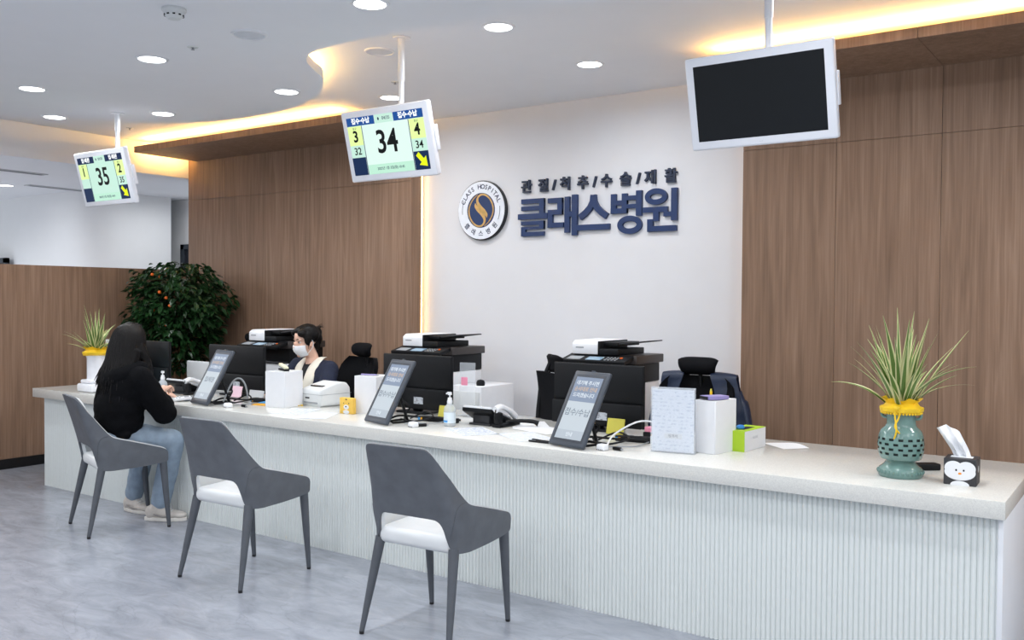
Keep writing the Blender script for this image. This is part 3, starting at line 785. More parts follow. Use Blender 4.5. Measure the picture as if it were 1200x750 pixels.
plug(-2.12, 3.9, -15, 'short black plug lying beside the white hub nearest the fluted vase'); plug(-3.39, 3.955, 60, 'short black plug beside the white hub at the middle tablet'); plug(-4.91, 3.94, -10, 'short black plug beside the white hub near the visitor')

# power strips tucked below the monitors
def strip(x, y, rot, label):
    t = thing('power_strip', label, 'power strip', (x, y, ZT), rot, 'black power strips below the monitors')
    MB().box((0, 0, .014), (.26, .05, .028), bev=.006).build('body', PBLACK, t)
    m = MB(); [m.lathe([(.014, .028), (.014, .0295), (.011, .0295), (.01, .027), (0, .027)], 16, (-.09+.045*k, 0, 0)) for k in range(5)]; m.build('sockets', PDARK, t)
    MB().b2(-.128, -.112, -.026, -.0245, .006, .022).build('blue_marker', BLUES, t); MB().b2(-.11, -.098, -.026, -.0245, .006, .022).build('amber_marker', AMBER, t)
strip(-2.15, 4.2, 8, 'black power strip below the monitor closest to the fluted vase'); strip(-3.45, 4.17, 6, 'black power strip below the monitor with the acrylic sheet'); strip(-5.0, 4.2, 4, 'black power strip below the monitor beside the receptionist')

def pad(label, c, d, rot, m, cat='note pad', group='small note pads and cards'):
    mm = MB(); mm.box((0, 0, d[2]/2), d, bev=.0015, seg=1)
    o = mm.build('note_pad', m); o.location = (c[0], c[1], c[2]); o.rotation_euler = tuple(D(a) for a in rot); return tag(o, label, cat, group)
pad('olive yellow note leaning below the monitor closest to the fluted vase', (-2.37, 4.33, Z+.004), (.1, .012, .085), (-14, 0, 0), NOTEY)
pad('olive yellow note leaning behind the hand sanitizer at the middle', (-3.53, 4.33, Z+.003), (.11, .012, .07), (-14, 0, 0), NOTEY)
pad('pink sticky note pad on the monitor foot by the clear document stand', (-2.17, 4.385, Z+.03), (.076, .05, .024), (0, 0, 0), NOTEP)
pad('black block under the pink sticky note pad', (-2.17, 4.385, Z), (.09, .06, .029), (0, 0, 0), PBLACK, 'box')
pad('pale box with an amber stripe beside the clear document stand', (-2.045, 4.2, Z), (.075, .05, .04), (0, 0, -5), PAPER, 'box')
pad('amber note lying on the pale box beside the clear document stand', (-2.045, 4.2, Z+.0405), (.07, .045, .008), (0, 0, -5), AMBER)
pad('pale pink note leaning behind the tablet near the visitor', (-5.42, 4.28, Z+.003), (.1, .01, .08), (-12, 0, 0), NOTEL)
pad('pale grey card leaning under the monitor near the receptionist', (-5.23, 4.3, Z+.003), (.15, .01, .06), (-12, 0, 0), PLGREY)
pad('blue and yellow booklet under the white paper bin near the receptionist', (-4.93, 4.14, Z), (.12, .16, .008), (0, 0, 12), AMBER, 'booklet')
pad('small blue card lying on the yellow booklet', (-4.95, 4.15, Z+.0085), (.06, .09, .005), (0, 0, 20), BLUES)

# tall white paper bins
def bin_(x, y, rot, w, d, h, label):
    t = thing('paper_bin', label, 'box', (x, y, ZT), rot, 'tall white bins on the counter')
    m = MB(); th = .004
    for sx in (-1, 1): m.box((sx*(w/2-th/2), 0, h/2), (th, d, h), bev=.0015, seg=1)
    for sy in (-1, 1): m.box((0, sy*(d/2-th/2), h/2), (w-2*th, th, h), bev=.0015, seg=1)
    m.box((0, 0, th/2), (w-2*th, d-2*th, th)); m.build('walls', PWHITE, t)
    MB().box((0, 0, h-.006), (w-2*th-.001, d-2*th-.001, .008)).build('lid', PWHITE2, t)
    return t
bin_(-4.755, 4.145, 8, .165, .18, .235, 'tall white bin with a stapler on top, before the receptionist')
bin_(-4.045, 4.25, 5, .17, .17, .235, 'tall white bin just behind the yellow animal card')
bin_(-1.735, 4.17, -8, .11, .19, .25, 'tall white bin between the clear document stand and the glove carton')
t = thing('stapler', 'black and cream stapler lying on the tall white bin', 'stapler', (-4.765, 4.15, ZT+.236), -20)
MB().box((0, 0, .006), (.12, .035, .012), bev=.004).build('base', PBLACK, t)
MB().box((-.005, 0, .028), (.12, .03, .018), (0, 10, 0), bev=.007).build('arm', mat('cream_plastic', rgb(222, 220, 190), .4), t)
MB().box((-.005, 0, .018), (.11, .022, .008), (0, 8, 0), bev=.002).build('magazine', PGREY, t)
t = thing('card_case', 'purple card case lying on the tall bin by the glove carton', 'card case', (-1.735, 4.15, ZT+.251), 60)
MB().box((0, 0, .009), (.12, .07, .018), bev=.003).build('case', PURPLE, t); MB().box((-.062, 0, .009), (.003, .06, .014)).build('spine', INKD, t)
t = thing('marker_pen', 'yellow marker standing at the tall bin by the glove carton', 'pen', (-1.78, 4.215, ZT+.251), 0)
MB().tube([(0, 0, 0), (0, 0, .03)], .006, 12).build('barrel', YELLOW, t); MB().tube([(0, 0, .03), (0, 0, .042)], [.006, .003], 12).build('cap', NOTEY, t)
t = thing('pen', 'blue pen lying on the tall white bin behind the animal card', 'pen', (-4.05, 4.22, ZT+.236), 15)
MB().tube([(-.06, 0, .005), (.05, 0, .005)], .005, 10).build('barrel', PURPLE, t); MB().tube([(.05, 0, .005), (.066, 0, .004)], [.005, .001], 10).build('tip', PGREY, t)
o = MB().tube([(0, 0, 0), (.001, 0, .17)], .06, 32).build('paper_roll', PWHITE); o.location = (-4.28, 4.42, ZT); tag(o, 'upright white paper roll between the label printer and a bin', 'paper roll')
o = pad('pale yellow sheet edge beside the tall white bin', (-4.19, 4.36, Z+.0), (.05, .004, .2), (0, 0, 5), mat('pale_yellow_paper', rgb(244, 238, 176), .6), 'paper')

# label printer
t = thing('label_printer', 'pale grey label printer on the counter before the receptionist', 'printer', (-4.60, 4.375, ZT), -4)
m = MB(); sec = []
pr = [(-.125, .0), (-.13, .01), (-.13, .095), (-.115, .118), (-.03, .142), (.05, .158), (.095, .15), (.125, .118), (.13, .05), (.128, 0)]
m.prism(pr, -.1, .1, Matrix.Rotation(D(90), 4, 'Z') @ UP, bev=.012); m.build('body', PWHITE2, t, smooth=50)
MB().b2(-.06, .06, -.085, -.02, .128, .136).xf(Matrix.Translation((0, -.0, .0)) @ Matrix.Rotation(0, 4, 'X')).build('paper_window', mat('smoked_window', rgb(52, 42, 36), .15), t)
MB().b2(-.055, -.015, -.134, -.129, .05, .06, bev=.001).build('nameplate', PDARK, t)
MB().b2(-.1015, .1015, -.131, .131, .078, .0805).build('cover_seam', PGREY, t)
MB().b2(-.07, .07, -.132, -.126, .018, .03, bev=.001).build('label_slot', PGREY, t)
o = pad('yellow label strip lying by the pale grey printer', (-4.72, 4.19, Z+.0005), (.09, .02, .006), (0, 0, 25), YELLOW, 'label')
cable('yellow cable running along the pale grey label printer', [(-4.83, 4.33, Z+.06), (-4.79, 4.27, Z+.03), (-4.74, 4.24, Z+.006), (-4.66, 4.22, Z+.004)], .0045, YELLOW)
# little yellow card box with an animal face
t = thing('animal_card', 'small yellow card box with a plain animal face beside the tall white bin', 'card', (-4.135, 4.115, ZT), 2)
m = MB(); m.box((0, 0, .05), (.112, .03, .1), bev=.004); m.build('box', YPAPER, t)
m = MB(); m.ell((0, -.0155, .042), (.022, .002, .015)); m.ell((0, -.0155, .012), (.026, .0015, .012)); m.build('muzzle_patch', PAPER, t)
m = MB(); m.ell((-.022, -.0155, .066), (.0035, .0015, .0035)); m.ell((.022, -.0155, .066), (.0035, .0015, .0035)); m.ell((0, -.018, .046), (.006, .002, .0045)); m.build('eyes_and_nose', INKD, t)
m = MB(); m.ell((0, -.0155, .09), (.008, .0015, .005)); m.build('brow_mark', BROWN, t)

# clear document stand with a printed form
t = thing('document_stand', 'clear acrylic stand holding a printed form beside the tall bin', 'document holder', (-1.876, 3.995, ZT), 9)
m = MB(); m.b2(-.107, .107, -.008, -.005, 0, .31, bev=.001); m.b2(-.107, .107, .006, .009, 0, .31, bev=.001)
m.b2(-.107, .107, -.008, .075, 0, .003); m.build('acrylic_sleeve', ACRYL, t, smooth=0)
FORM = printed_mat('form_print', rgb(226, 232, 242), rgb(196, 205, 223), 60, 60, .46)
MB().b2(-.101, .101, -.002, .001, .006, .3).build('printed_form', FORM, t, smooth=0)
m = MB(); m.b2(-.04, .045, -.0035, -.0015, .068, .092); m.build('form_name_label', PAPER, t, smooth=0)
m = MB().text('동의서', .017, Matrix.Translation((.002, -.0038, .08)) @ UP, .0002, 0, 0); m.build('form_name_lettering', MATS['ink_dark'], t, smooth=0)
# acrylic sheet with pink note at the middle
t = thing('acrylic_sheet', 'upright clear acrylic sheet beside the middle monitor', 'acrylic screen', (-3.47, 4.47, ZT), 8)
MB().b2(-.055, .055, -.0025, .0025, .004, .33, bev=.002).build('sheet', ACRYL, t); MB().b2(-.06, .06, -.03, .03, 0, .006, bev=.002).build('foot', ACRYL, t)
o = pad('pink sticky note on the upright acrylic sheet', (-3.49, 4.464, Z+.19), (.045, .002, .05), (0, 0, 8), NOTEP)

# glove carton
t = thing('glove_carton', 'lime green and white glove carton with a blue glove poking out', 'carton', (-1.655, 4.345, ZT), -4)
w, d, h = .105, .24, .098
m = MB(); m.box((0, 0, h/2), (w, d, h), bev=.002, seg=1); m.build('carton', PAPER, t)
m = MB(); m.b2(-w/2-.0008, w/2+.0003, -d/2-.0008, -d/2+.001, .0, h); m.b2(-w/2-.0008, -w/2+.001, -d/2, d/2, 0, h); m.b2(-w/2, w/2, -d/2, d/2, h-.001, h+.0006); m.build('green_print', LIME, t, smooth=0)
m = MB(); m.b2(-.022, .022, -.06, .06, h+.0004, h+.0012); m.build('opening', INKD, t)
m = MB(); [m.box((-.03+.0, -d/2-.001, z), (.04, .0006, .004)) for z in (.04, .07)]; m.text('GLOVE', .018, Matrix.Translation((w/2+.0008, .0, .06)) @ Matrix.Rotation(D(90), 4, 'Z') @ UP, .0002); m.build('carton_lettering', PLGREY, t, smooth=0)
m = Org(); m.ell((-.005, -.045, h+.008), (.02, .03, .014)); m.ell((-.0, -.07, h+.012), (.012, .015, .01)); m.fuse('glove', BLUEG, t, .004, 4)
o = MB(); G = [[(x, y, ZT+.0012+.006*max(0, (x+.05)/.1)*math.sin((y+.1)*18)) for x in [-.07+.014*k for k in range(11)]] for y in [-.1+.02*j for j in range(11)]]
o.slab(G, [[(a, b, c+.0006) for a, b, c in r] for r in G]); o = o.build('paper_sheet', PAPER); o.location = (-1.52, 4.54, 0); o.rotation_euler = (0, 0, D(50)); tag(o, 'loose white paper sheet lying between the glove carton and the fluted vase', 'paper', 'loose papers on the counter')
def sheet(label, x, y, rot, m, w=.21, h=.297, z=0):
    o = MB().b2(-w/2, w/2, -h/2, h/2, 0, .0008).build('paper_sheet', m, None, smooth=0); o.location = (x, y, ZT+.0004+z); o.rotation_euler = (0, 0, D(rot)); tag(o, label, 'paper', 'loose papers on the counter')
PR = printed_mat('printed_sheet', rgb(212, 216, 220), rgb(130, 150, 184), 45, 70, .48, 'XY')
PR2 = printed_mat('printed_sheet_pale', rgb(212, 216, 220), rgb(180, 192, 212), 45, 60, .48, 'XY')
sheet('printed sheet with bluish text in front of the black phone', -3.05, 3.98, 55, PR)
sheet('pale printed sheet between the desk phone and the black pens', -2.72, 4.0, 60, PR2)
sheet('white sheet lying before the reclined office chair', -2.95, 4.38, 40, PAPER)
sheet('second white sheet lying before the reclined office chair', -2.78, 4.26, 75, PAPER, z=.001)
sheet('printed sheet lying before the animal card', -4.22, 3.93, 30, PR2)
sheet('printed sheet with bluish text before the label printer', -4.48, 4.0, 20, PR)
sheet('white sheet lying before the visitor\'s hands', -5.68, 3.92, 30, PAPER)
sheet('printed sheet lying by the white calculator', -5.62, 4.02, -15, PR2)
for i, (x, y) in enumerate(((-2.545, 3.9), (-2.535, 3.865))):
    t = thing('pen', ['black pen poking out beside the tablet, upper of two', 'black pen poking out beside the tablet, lower of two'][i], 'pen', (x, y, ZT+.001), -8+9*i, 'black pens by the tablet')
    MB().tube([(-.07, 0, .005), (.05, 0, .005)], .0048, 10).build('barrel', PBLACK, t); MB().tube([(.05, 0, .005), (.066, 0, .004)], [.0048, .001], 10).build('tip', PGREY, t); MB().b2(-.068, -.03, -.0015, .0015, .0095, .011).build('clip', PGREY, t)
# pump bottles
def pump(x, y, label, h=.125, rot=-20):
    t = thing('sanitizer_bottle', label, 'bottle', (x, y, ZT), rot, 'clear pump bottles of hand gel')
    r = .034
    MB().lathe([(0, 0), (r-.004, 0), (r, .005), (r, h-.03), (r-.004, h-.016), (.016, h), (.013, h+.006)], 28).build('bottle', GEL, t)
    MB().lathe([(r+.0006, .02), (r+.0006, h-.045)], 28).build('label', mat('gel_label', rgb(222, 234, 242), .4), t)
    MB().lathe([(r+.001, .024), (r+.001, .036)], 28, skip=lambda i, k: not 10 < k < 24).build('label_stripe', BLUES, t)
    m = MB().lathe([(.0135, h+.002), (.0155, h+.004), (.0155, h+.018), (.013, h+.024), (.0115, h+.036), (.004, h+.037), (.004, h+.05)], 24)
    m.lathe([(0, h+.068), (.011, h+.066), (.012, h+.052), (.005, h+.05)], 20); m.tube([(0, 0, h+.06), (-.02, 0, h+.062), (-.036, 0, h+.055)], [.0065, .006, .0045], 10); m.build('pump', PWHITE, t)
    MB().tube([(0, 0, h), (.004, 0, .008)], .0025, 8).build('dip_tube', PWHITE, t)
pump(-3.285, 4.07, 'clear pump bottle of hand gel by the phone at the middle', .125)
pump(-6.03, 4.10, 'clear pump bottle of hand gel above the visitor\'s hand', .105)
# desk phones, backs to the visitors
def phone(x, y, rot, label):
    t = thing('desk_phone', label, 'telephone', (x, y, ZT), rot, 'desk phones with black and white bodies')
    prf = [(-.1, .105), (-.092, .112), (.1, .03), (.105, .012), (.1, .0), (-.02, .0)]
    m = MB().prism([(-.1, .1), (.1, .025), (.1, .002), (.04, .002), (-.1, .078)], -.105, .105, Matrix.Rotation(D(90), 4, 'Z') @ UP, bev=.004); m.build('body', PBLACK, t)
    MB().prism([(-.1, .1), (-.09, .112), (.105, .034), (.1, .025)], -.1, .1, Matrix.Rotation(D(90), 4, 'Z') @ UP, bev=.003).build('top_shell', PLGREY, t)
    m = MB(); m.b2(-.06, .06, -.06, .0, 0, .075, bev=.008); m.b2(-.075, .075, -.075, -.02, 0, .012, bev=.004); m.build('foot', PDARK, t)
    hs = MB().tube(spline([(.132, -.1, .1), (.134, -.05, .112), (.134, .03, .085), (.134, .09, .045)], 8), [.013+.006*abs(math.cos(PI*i/24)) for i in range(25)], 14); hs.build('handset', PWHITE, t)
    m = MB().b2(.105, .165, -.1, .1, 0, .02, bev=.006); m.b2(.115, .16, -.1, -.06, .02, .085, bev=.01); m.build('cradle', PBLACK, t)
    MB().tube(spline([(.137, -.105, .1), (.15, -.13, .06), (.165, -.1, .02), (.18, -.02, .008), (.17, .08, .008)], 8), .004, 8).build('cord', PBLACK, t)
    return t
phone(-3.17, 4.27, 0, 'black and white desk phone by the gel bottle at the middle')
phone(-5.98, 4.26, 0, 'black and white desk phone before the pale grey desk screen')
t = thing('receiver', 'black phone receiver lying beside the desk phone at the middle', 'handset', (-2.95, 4.31, ZT), 30)
MB().tube(spline([(-.09, 0, .018), (-.05, 0, .03), (.05, 0, .03), (.09, 0, .018)], 6), [.018, .014, .013, .012, .012, .012, .011, .011, .011, .011, .011, .012, .012, .012, .012, .013, .014, .016, .018], 12).build('grip', PBLACK, t)
# pale desk screen and calculator at the far station
t = thing('desk_screen', 'pale grey rounded desk screen in front of the ficus', 'desk screen', (-6.16, 4.62, ZT), 0)
MB().b2(-.3, .3, -.012, .012, .0, .205, bev=.011, seg=3).build('panel', PLGREY, t); MB().b2(-.25, .25, -.05, .05, 0, .006, bev=.002).build('foot', PGREY, t)
t = thing('calculator', 'white desk calculator beside the tablet near the visitor', 'calculator', (-5.55, 3.9, ZT+.002), -32)
m = MB().box((0, 0, .012), (.1, .16, .018), (6, 0, 0), bev=.006); m.build('body', PWHITE, t)
MB().box((0, .05, .0265), (.075, .03, .003), (6, 0, 0)).build('display', PGREY, t)
m = MB(); [m.box((-.032+.0215*i, -.055+.02*j, .0175+.0021*(j)), (.015, .013, .006), (6, 0, 0), bev=.002) for i in range(4) for j in range(4)]; m.build('keys', PLGREY, t)

# ------------------------------------------------------------------ office machines behind the counter
def mfp(label, x, y):
    t = thing('office_printer', label, 'printer', (x, y, 0), 0, 'white and black office printers behind the counter')
    w, d = .46, .42
    m = MB(); m.b2(-w/2+.01, w/2-.01, 0.02, d, .55, .945, bev=.012); m.build('body', PWHITE, t)
    for k in range(3):
        dr = MB().b2(-w/2, w/2, .0, .03, .3+.21*k-.29, .3+.21*k-.29+.2, bev=.008).build('drawer', PWHITE2, t)
        MB().b2(-.08, .08, -.004, .004, .17+.21*k, .19+.21*k, bev=.003).build('drawer_handle', PGREY, dr)
    MB().b2(-w/2-.005, w/2+.005, .03, d+.03, .02, .645, bev=.01).build('paper_cabinet', PWHITE, t)
    for sx in (-1, 1):
        for sy in (.08, d-.03): MB().lathe([(0, 0), (.02, 0), (.022, .01), (.022, .02), (0, .022)], 14, (sx*.18, sy, 0)).build('caster', PDARK, t)
    m = MB(); m.b2(-w/2+.02, w/2-.01, .06, d, .945, 1.09, bev=.006); m.b2(-w/2+.02, -w/2+.06, .0, d, .945, 1.09, bev=.004); m.build('output_bay', PBLACK, t)
    m = MB(); m.b2(-w/2+.06, w/2-.03, .0, .2, .948, .962, bev=.003); m.build('output_tray', PDARK, t)
    m = MB(); m.b2(-w/2, w/2+.02, .03, d, 1.07, 1.125, bev=.006); m.build('scanner_unit', mat('scanner_brown_grey', rgb(62, 57, 56), .45), t)
    m = MB(); m.b2(-w/2-.01, w/2+.0, -.1, .05, -.014, .012, bev=.006); m.xf(Matrix.Translation((0, 0, 1.105)) @ Matrix.Rotation(D(14), 4, 'X')); cp_ = m.build('control_panel', PBLACK, t)
    m = MB(); m.b2(-.06, .05, -.085, -.02, .0125, .0145); m.xf(Matrix.Translation((0, 0, 1.105)) @ Matrix.Rotation(D(14), 4, 'X')); m.build('touch_screen', mat('panel_display', rgb(140, 168, 190), .2), cp_)
    m = MB(); [m.lathe([(.007, .012), (.007, .016), (0, .017)], 10, (.08+.024*i, -.075+.024*j, 0)) for i in range(4) for j in range(3)]
    m.b2(-.2, -.1, -.085, -.02, .0125, .0145); m.xf(Matrix.Translation((0, 0, 1.105)) @ Matrix.Rotation(D(14), 4, 'X')); m.build('buttons', PGREY, cp_)
    m = MB(); m.lathe([(.009, .012), (.009, .018), (0, .019)], 12, (.175, -.03, 0)); m.xf(Matrix.Translation((0, 0, 1.105)) @ Matrix.Rotation(D(14), 4, 'X')); m.build('start_button', ORANGE, cp_)
    m = MB(); m.prism([(-.0, 1.125), (-.0, 1.195), (.03, 1.215), (d-.08, 1.218), (d-.02, 1.2), (d-.02, 1.125)], -w/2+.02, -.015, Matrix(((0, 0, 1, 0), (1, 0, 0, 0), (0, 1, 0, 0), (0, 0, 0, 1))), bev=.008); m.build('feeder_cover', PWHITE, t)
    MB().b2(-w/2+.05, -w/2+.11, -.0012, .0008, 1.165, 1.173).build('maker_mark', PGREY, t)
    m = MB(); m.b2(-.016, .13, .0, d-.05, 1.125, 1.165, bev=.004); m.b2(-.016, .1, .06, d-.06, 1.18, 1.205, bev=.004); m.b2(-.016, .0, .0, d-.04, 1.125, 1.212, bev=.003); m.build('document_feeder', PBLACK, t)
    m = MB(); m.box((.16, .2, 1.202), (.25, .26, .008), (0, -7, 0), bev=.003); m.build('feeder_tray', PDARK, t)
    return t
p3 = mfp('office printer behind the monitor closest to the fluted vase', -2.96, 5.2)
dup(p3, (-4.445, 5.2, 0), 0, 'office printer beside the amber lit edge of the white wall')
dup(p3, (-5.96, 5.0, 0), 0, 'office printer just behind the masked receptionist')
t = thing('paper_carton', 'white paper carton standing against the printer near the acrylic sheet', 'carton', (-4.05, 5.4, 0), 0)
MB().b2(-.14, .14, -.2, .2, 0, .86, bev=.008).build('cabinet', PWHITE, t); MB().b2(-.12, .12, -.206, -.2, .6, .82, bev=.002).build('door', PWHITE2, t)
o = MB().lathe([(0, 0), (.03, 0), (.032, .02), (.024, .038), (0, .045)], 18).build('stamp', PBLACK); o.location = (-3.98, 5.28, .86); tag(o, 'round black stamp on the white carton near the acrylic sheet', 'stamp')
t = thing('paper_stack', 'upright stack of binders beside the monitor and clear stand', 'binders', (-2.17, 4.62, ZT), 0)
for k in range(4): MB().b2(-.05+.026*k, -.027+.026*k, -.03, .06, 0, .21-.01*(k % 2), bev=.002).build('binder', [PLGREY, PAPER, BROWN, PLGREY][k], t)
# ------------------------------------------------------------------ office chairs
def office_chair(label, x, y, rot, ztop=1.02, recline=6, narrow=.28, nv=.8):
    t = thing('office_chair', label, 'office chair', (x, y, 0), rot, 'black office chairs behind the counter')
    for k in range(5):
        a = 2*PI*k/5+.3
        leg = MB().tube([(0, 0, .1), (.28*math.cos(a), .28*math.sin(a), .07)], [.028, .018], 10).build('base_leg', PBLACK, t)
        MB().lathe([(0, -.012), (.028, -.012), (.028, .012), (0, .012)], 16, M=Matrix.Translation((.29*math.cos(a), .29*math.sin(a), .03)) @ Matrix.Rotation(a, 4, 'Z') @ UP).build('caster', PDARK, leg)
    MB().lathe([(0, .08), (.035, .08), (.035, .2), (.02, .21), (.02, .43), (0, .43)], 18).build('gas_column', PDARK, t)
    MB().box((0, .01, .475), (.5, .48, .075), bev=.034, seg=4).build('seat', MESHB, t)
    R = Matrix.Translation((0, .22, .5)) @ Matrix.Rotation(D(-recline), 4, 'X')
    hb = ztop-.5
    def bk(u, v, off):
        ww = .235*(.8+.25*math.sin(PI*(.25+.55*v)))
        if v > nv: ww *= 1-narrow*((v-nv)/(1-nv))**(2 if nv > .7 else 1.2)
        xx = u*ww; return R @ V(xx, -.035*(1-u*u)*-1-.05*math.sin(PI*v)*1.0+.02+off-.05*u*u, .03+v*hb)
    U = [-1+2*i/14 for i in range(15)]; VV = [j/14 for j in range(15)]
    MB().slab([[bk(u, v, 0) for u in U] for v in VV], [[bk(u, v, .035) for u in U] for v in VV]).build('backrest', MESHB, t, smooth=60)
    MB().tube([(0, .1, .43), (0, .26, .45), R @ V(0, .03, .15), R @ V(0, .045, hb*.6), R @ V(0, .05, hb*.9), R @ V(0, .012, hb+.085)], [.03, .03, .022, .016, .014, .012], 12).build('spine', PBLACK, t)
    m = MB(); c = R @ V(0, .0, hb+.085)
    def hr(u, v, off):
        ww = .128*(.82+.18*v); cc = .02*u*u
        e = .052*(1-abs(u)**5*.3); return c+V(u*ww, -cc+off-.02*math.cos(PI*(v-.5)), (v-.5)*2*e*1.05)
    UU = [-1+2*i/12 for i in range(13)]; V2 = [j/8 for j in range(9)]
    def thick(u, v): return .03*math.sqrt(max(0.02, 1-abs(2*v-1)**4))*math.sqrt(max(.02, 1-abs(u)**6))
    m.slab([[hr(u, v, -thick(u, v)) for u in UU] for v in V2], [[hr(u, v, thick(u, v)) for u in UU] for v in V2]); m.build('headrest', MESHB, t, smooth=80)
    for s in (-1, 1):
        MB().tube([(s*.2, .05, .45), (s*.29, .06, .47), (s*.3, .06, .64)], .016, 10).build('arm_post', PBLACK, t)
        MB().box((s*.3, .03, .655), (.075, .26, .03), bev=.013, seg=3).build('armrest', PDARK, t)
    return t
office_chair('black office chair with a navy quilted jacket over its back', -2.28, 4.98, 4, 1.0)
office_chair('black office chair turned sideways behind the vacant middle place', -2.95, 4.87, 140, 1.01, -7, .6, .22)
office_chair('black office chair behind the masked receptionist', -5.08, 4.9, -12, 1.0)
office_chair('black office chair whose headrest shows behind the white printer', -6.58, 5.2, 10, 1.03)
# quilted jacket draped over the chair back
JK = mat('navy_quilted_nylon', rgb(30, 42, 66), .4, var=.12, scale=18)
t = thing('quilted_jacket', 'navy quilted jacket draped over an office chair back', 'jacket', (-2.28, 4.98, 0), 4)
R = Matrix.Translation((0, .22, .5)) @ Matrix.Rotation(D(-6), 4, 'X')
def drape(x0, x1, name, front=True):
    # falls down the front, folds over the top of the backrest and hangs behind it
    rows = []; T = []
    for k in range(15): T.append(('f', .36*(1-k/14)))
    for k in range(1, 6): T.append(('o', k/6))
    for k in range(23): T.append(('b', .36*k/22))
    if not front: T = [q for q in T if q[0] == 'b']
    for kind, a in T:
        d = a if kind != 'o' else 0.
        row = []
        for k in range(15):
            f = k/14; x = lerp(x0(d), x1(d), f); e = abs(x)/.26; q = .006*abs(math.sin((d*30+x*9)))
            yf = -.04-q+.045*min(1, e)**3; yb = .075+q-.045*min(1, e)**3; z = .525-d-.02*min(1, e)**4
            if kind == 'f': p = V(x, yf, z)
            elif kind == 'b': p = V(x, yb, z)
            else:
                c = (yf+yb)/2; h = (yb-yf)/2; p = V(x, c-h*math.cos(PI*a), z+.03*math.sin(PI*a))
            row.append((p, kind, a))
        rows.append([R @ r[0] for r in row])
    inn = []
    for i, r in enumerate(rows):
        kind, a = T[i]; off = {'f': V(0, .01, 0), 'b': V(0, -.01, 0), 'o': V(0, .01*math.cos(PI*a) if kind == 'o' else 0, -.01)}[kind]
        inn.append([p+(R.to_3x3() @ off) for p in r])
    return MB().slab(rows, inn).build(name, JK, t, smooth=60)
drape(lambda d: -.085-.05*math.sin(PI*min(1, d*2.2)), lambda d: -.235-.10*d, 'front_panel')
drape(lambda d: .085+.05*math.sin(PI*min(1, d*2.2)), lambda d: .235+.28*d, 'front_panel')
drape(lambda d: -.09, lambda d: .09, 'back_panel', False)
for s in (-1, 1): MB().tube(spline([R @ V(s*.235, .04, .44), R @ V(s*.275, .05, .34), R @ V(s*.3, .05, .2), R @ V(s*.3, .05, .1)], 6), [.03]*4+[.045]*9+[.04]*6, 14, flat=.7).build('sleeve', JK, t)
# ------------------------------------------------------------------ plants and small things at the counter ends
def leaf_strip(mg, base, az, length, rise, droop, w, twist=0., n=9):
    """arching grass-like leaf with a green middle and cream edges"""
    d = Vector((math.cos(az), math.sin(az), 0)); s = Vector((-math.sin(az), math.cos(az), 0))
    P = []
    for i in range(n+1):
        u = i/n; P.append(Vector(base)+d*(length*(math.sin(rise)*u+droop*.42*u*u))+Vector((0, 0, length*(math.cos(rise)*u-droop*.55*u**2.4))))
    bm = bmesh.new(); rows = []
    for i, p in enumerate(P):
        u = i/n; ww = w*(1-u**2.2)*(.75+.5*math.sin(PI*min(1, u*1.3)))+.0006
        t = (P[min(i+1, n)]-P[max(i-1, 0)]).normalized(); nn = t.cross(s).normalized()
        s2 = (s*math.cos(twist*u)+nn*math.sin(twist*u))
        rows.append([bm.verts.new(p+s2*(ww*k)+nn*(abs(k)*ww*.35)) for k in (-1, -.55, 0, .55, 1)])
    for i in range(n):
        for k in range(4):
            f = bm.faces.new((rows[i][k], rows[i][k+1], rows[i+1][k+1], rows[i+1][k])); f.material_index = 1 if k in (0, 3) else 0
    me = bpy.data.meshes.new('tmp'); bm.to_mesh(me); bm.free(); mg.bm.from_mesh(me); bpy.data.meshes.remove(me)
def spider_leaves(parent, z, seed, n, L, r0=.03):
    rnd = random.Random(seed); m = MB()
    for i in range(n):
        az = rnd.uniform(0, 2*PI); f = rnd.random()
        rise = lerp(.03, .8, f**1.1); ln = L*rnd.uniform(.7, 1.08)*(1.02-.4*f)
        leaf_strip(m, (r0*rnd.uniform(.1, 1)*math.cos(az), r0*rnd.uniform(.1, 1)*math.sin(az), z-.02), az, ln, rise, rnd.uniform(.1, .55)*(.3+f), rnd.uniform(.0095, .015), rnd.uniform(-.8, .8))
    return m.build('leaves', [LEAFG, LEAFC], parent, smooth=80)
def ribbon(parent, r, z, tail=None):
    m = MB(); n = 48
    rows = []
    for zz, rr, am in ((z-.016, r+.012, .0), (z-.012, r+.02, .001), (z+.004, r+.021, .0015), (z+.01, r+.006, .001), (z+.022, r-.004, .002), (z+.034, r+.006, .006), (z+.04, r+.012, .007)):
        rows.append([V((rr+am*math.sin(9*2*PI*k/n))*math.cos(2*PI*k/n), (rr+am*math.sin(9*2*PI*k/n))*math.sin(2*PI*k/n), zz+am*.8*math.cos(7*2*PI*k/n)) for k in range(n)])
    m.grid(rows, closed=True); m.grid([[p*.97+V(0, 0, p.z*.03) for p in r_] for r_ in rows], closed=True)
    for k in range(40):      # lace points along the lower edge
        a = 2*PI*k/40; m.ell(((r+.013)*math.cos(a), (r+.013)*math.sin(a), z-.018), (.005, .005, .006), n=8)
    if tail:
        for dx, l in ((-.004, tail), (.006, tail*.8)):
            a = -PI/2+dx*6; m.tube(spline([((r+.02)*math.cos(a)+dx, (r+.02)*math.sin(a), z+.01), ((r+.018)*math.cos(a)+dx, (r+.018)*math.sin(a), z-.03), ((r+.012)*math.cos(a)-dx, (r+.03)*math.sin(a), z-l*.7), (dx*2, (r+.02)*math.sin(a), z-l)], 5), .0035, 8)
        m.ell((.0, -(r+.022), z+.006), (.012, .006, .009), n=12)
    return m.build('ribbon', YELLOW, parent, smooth=60)
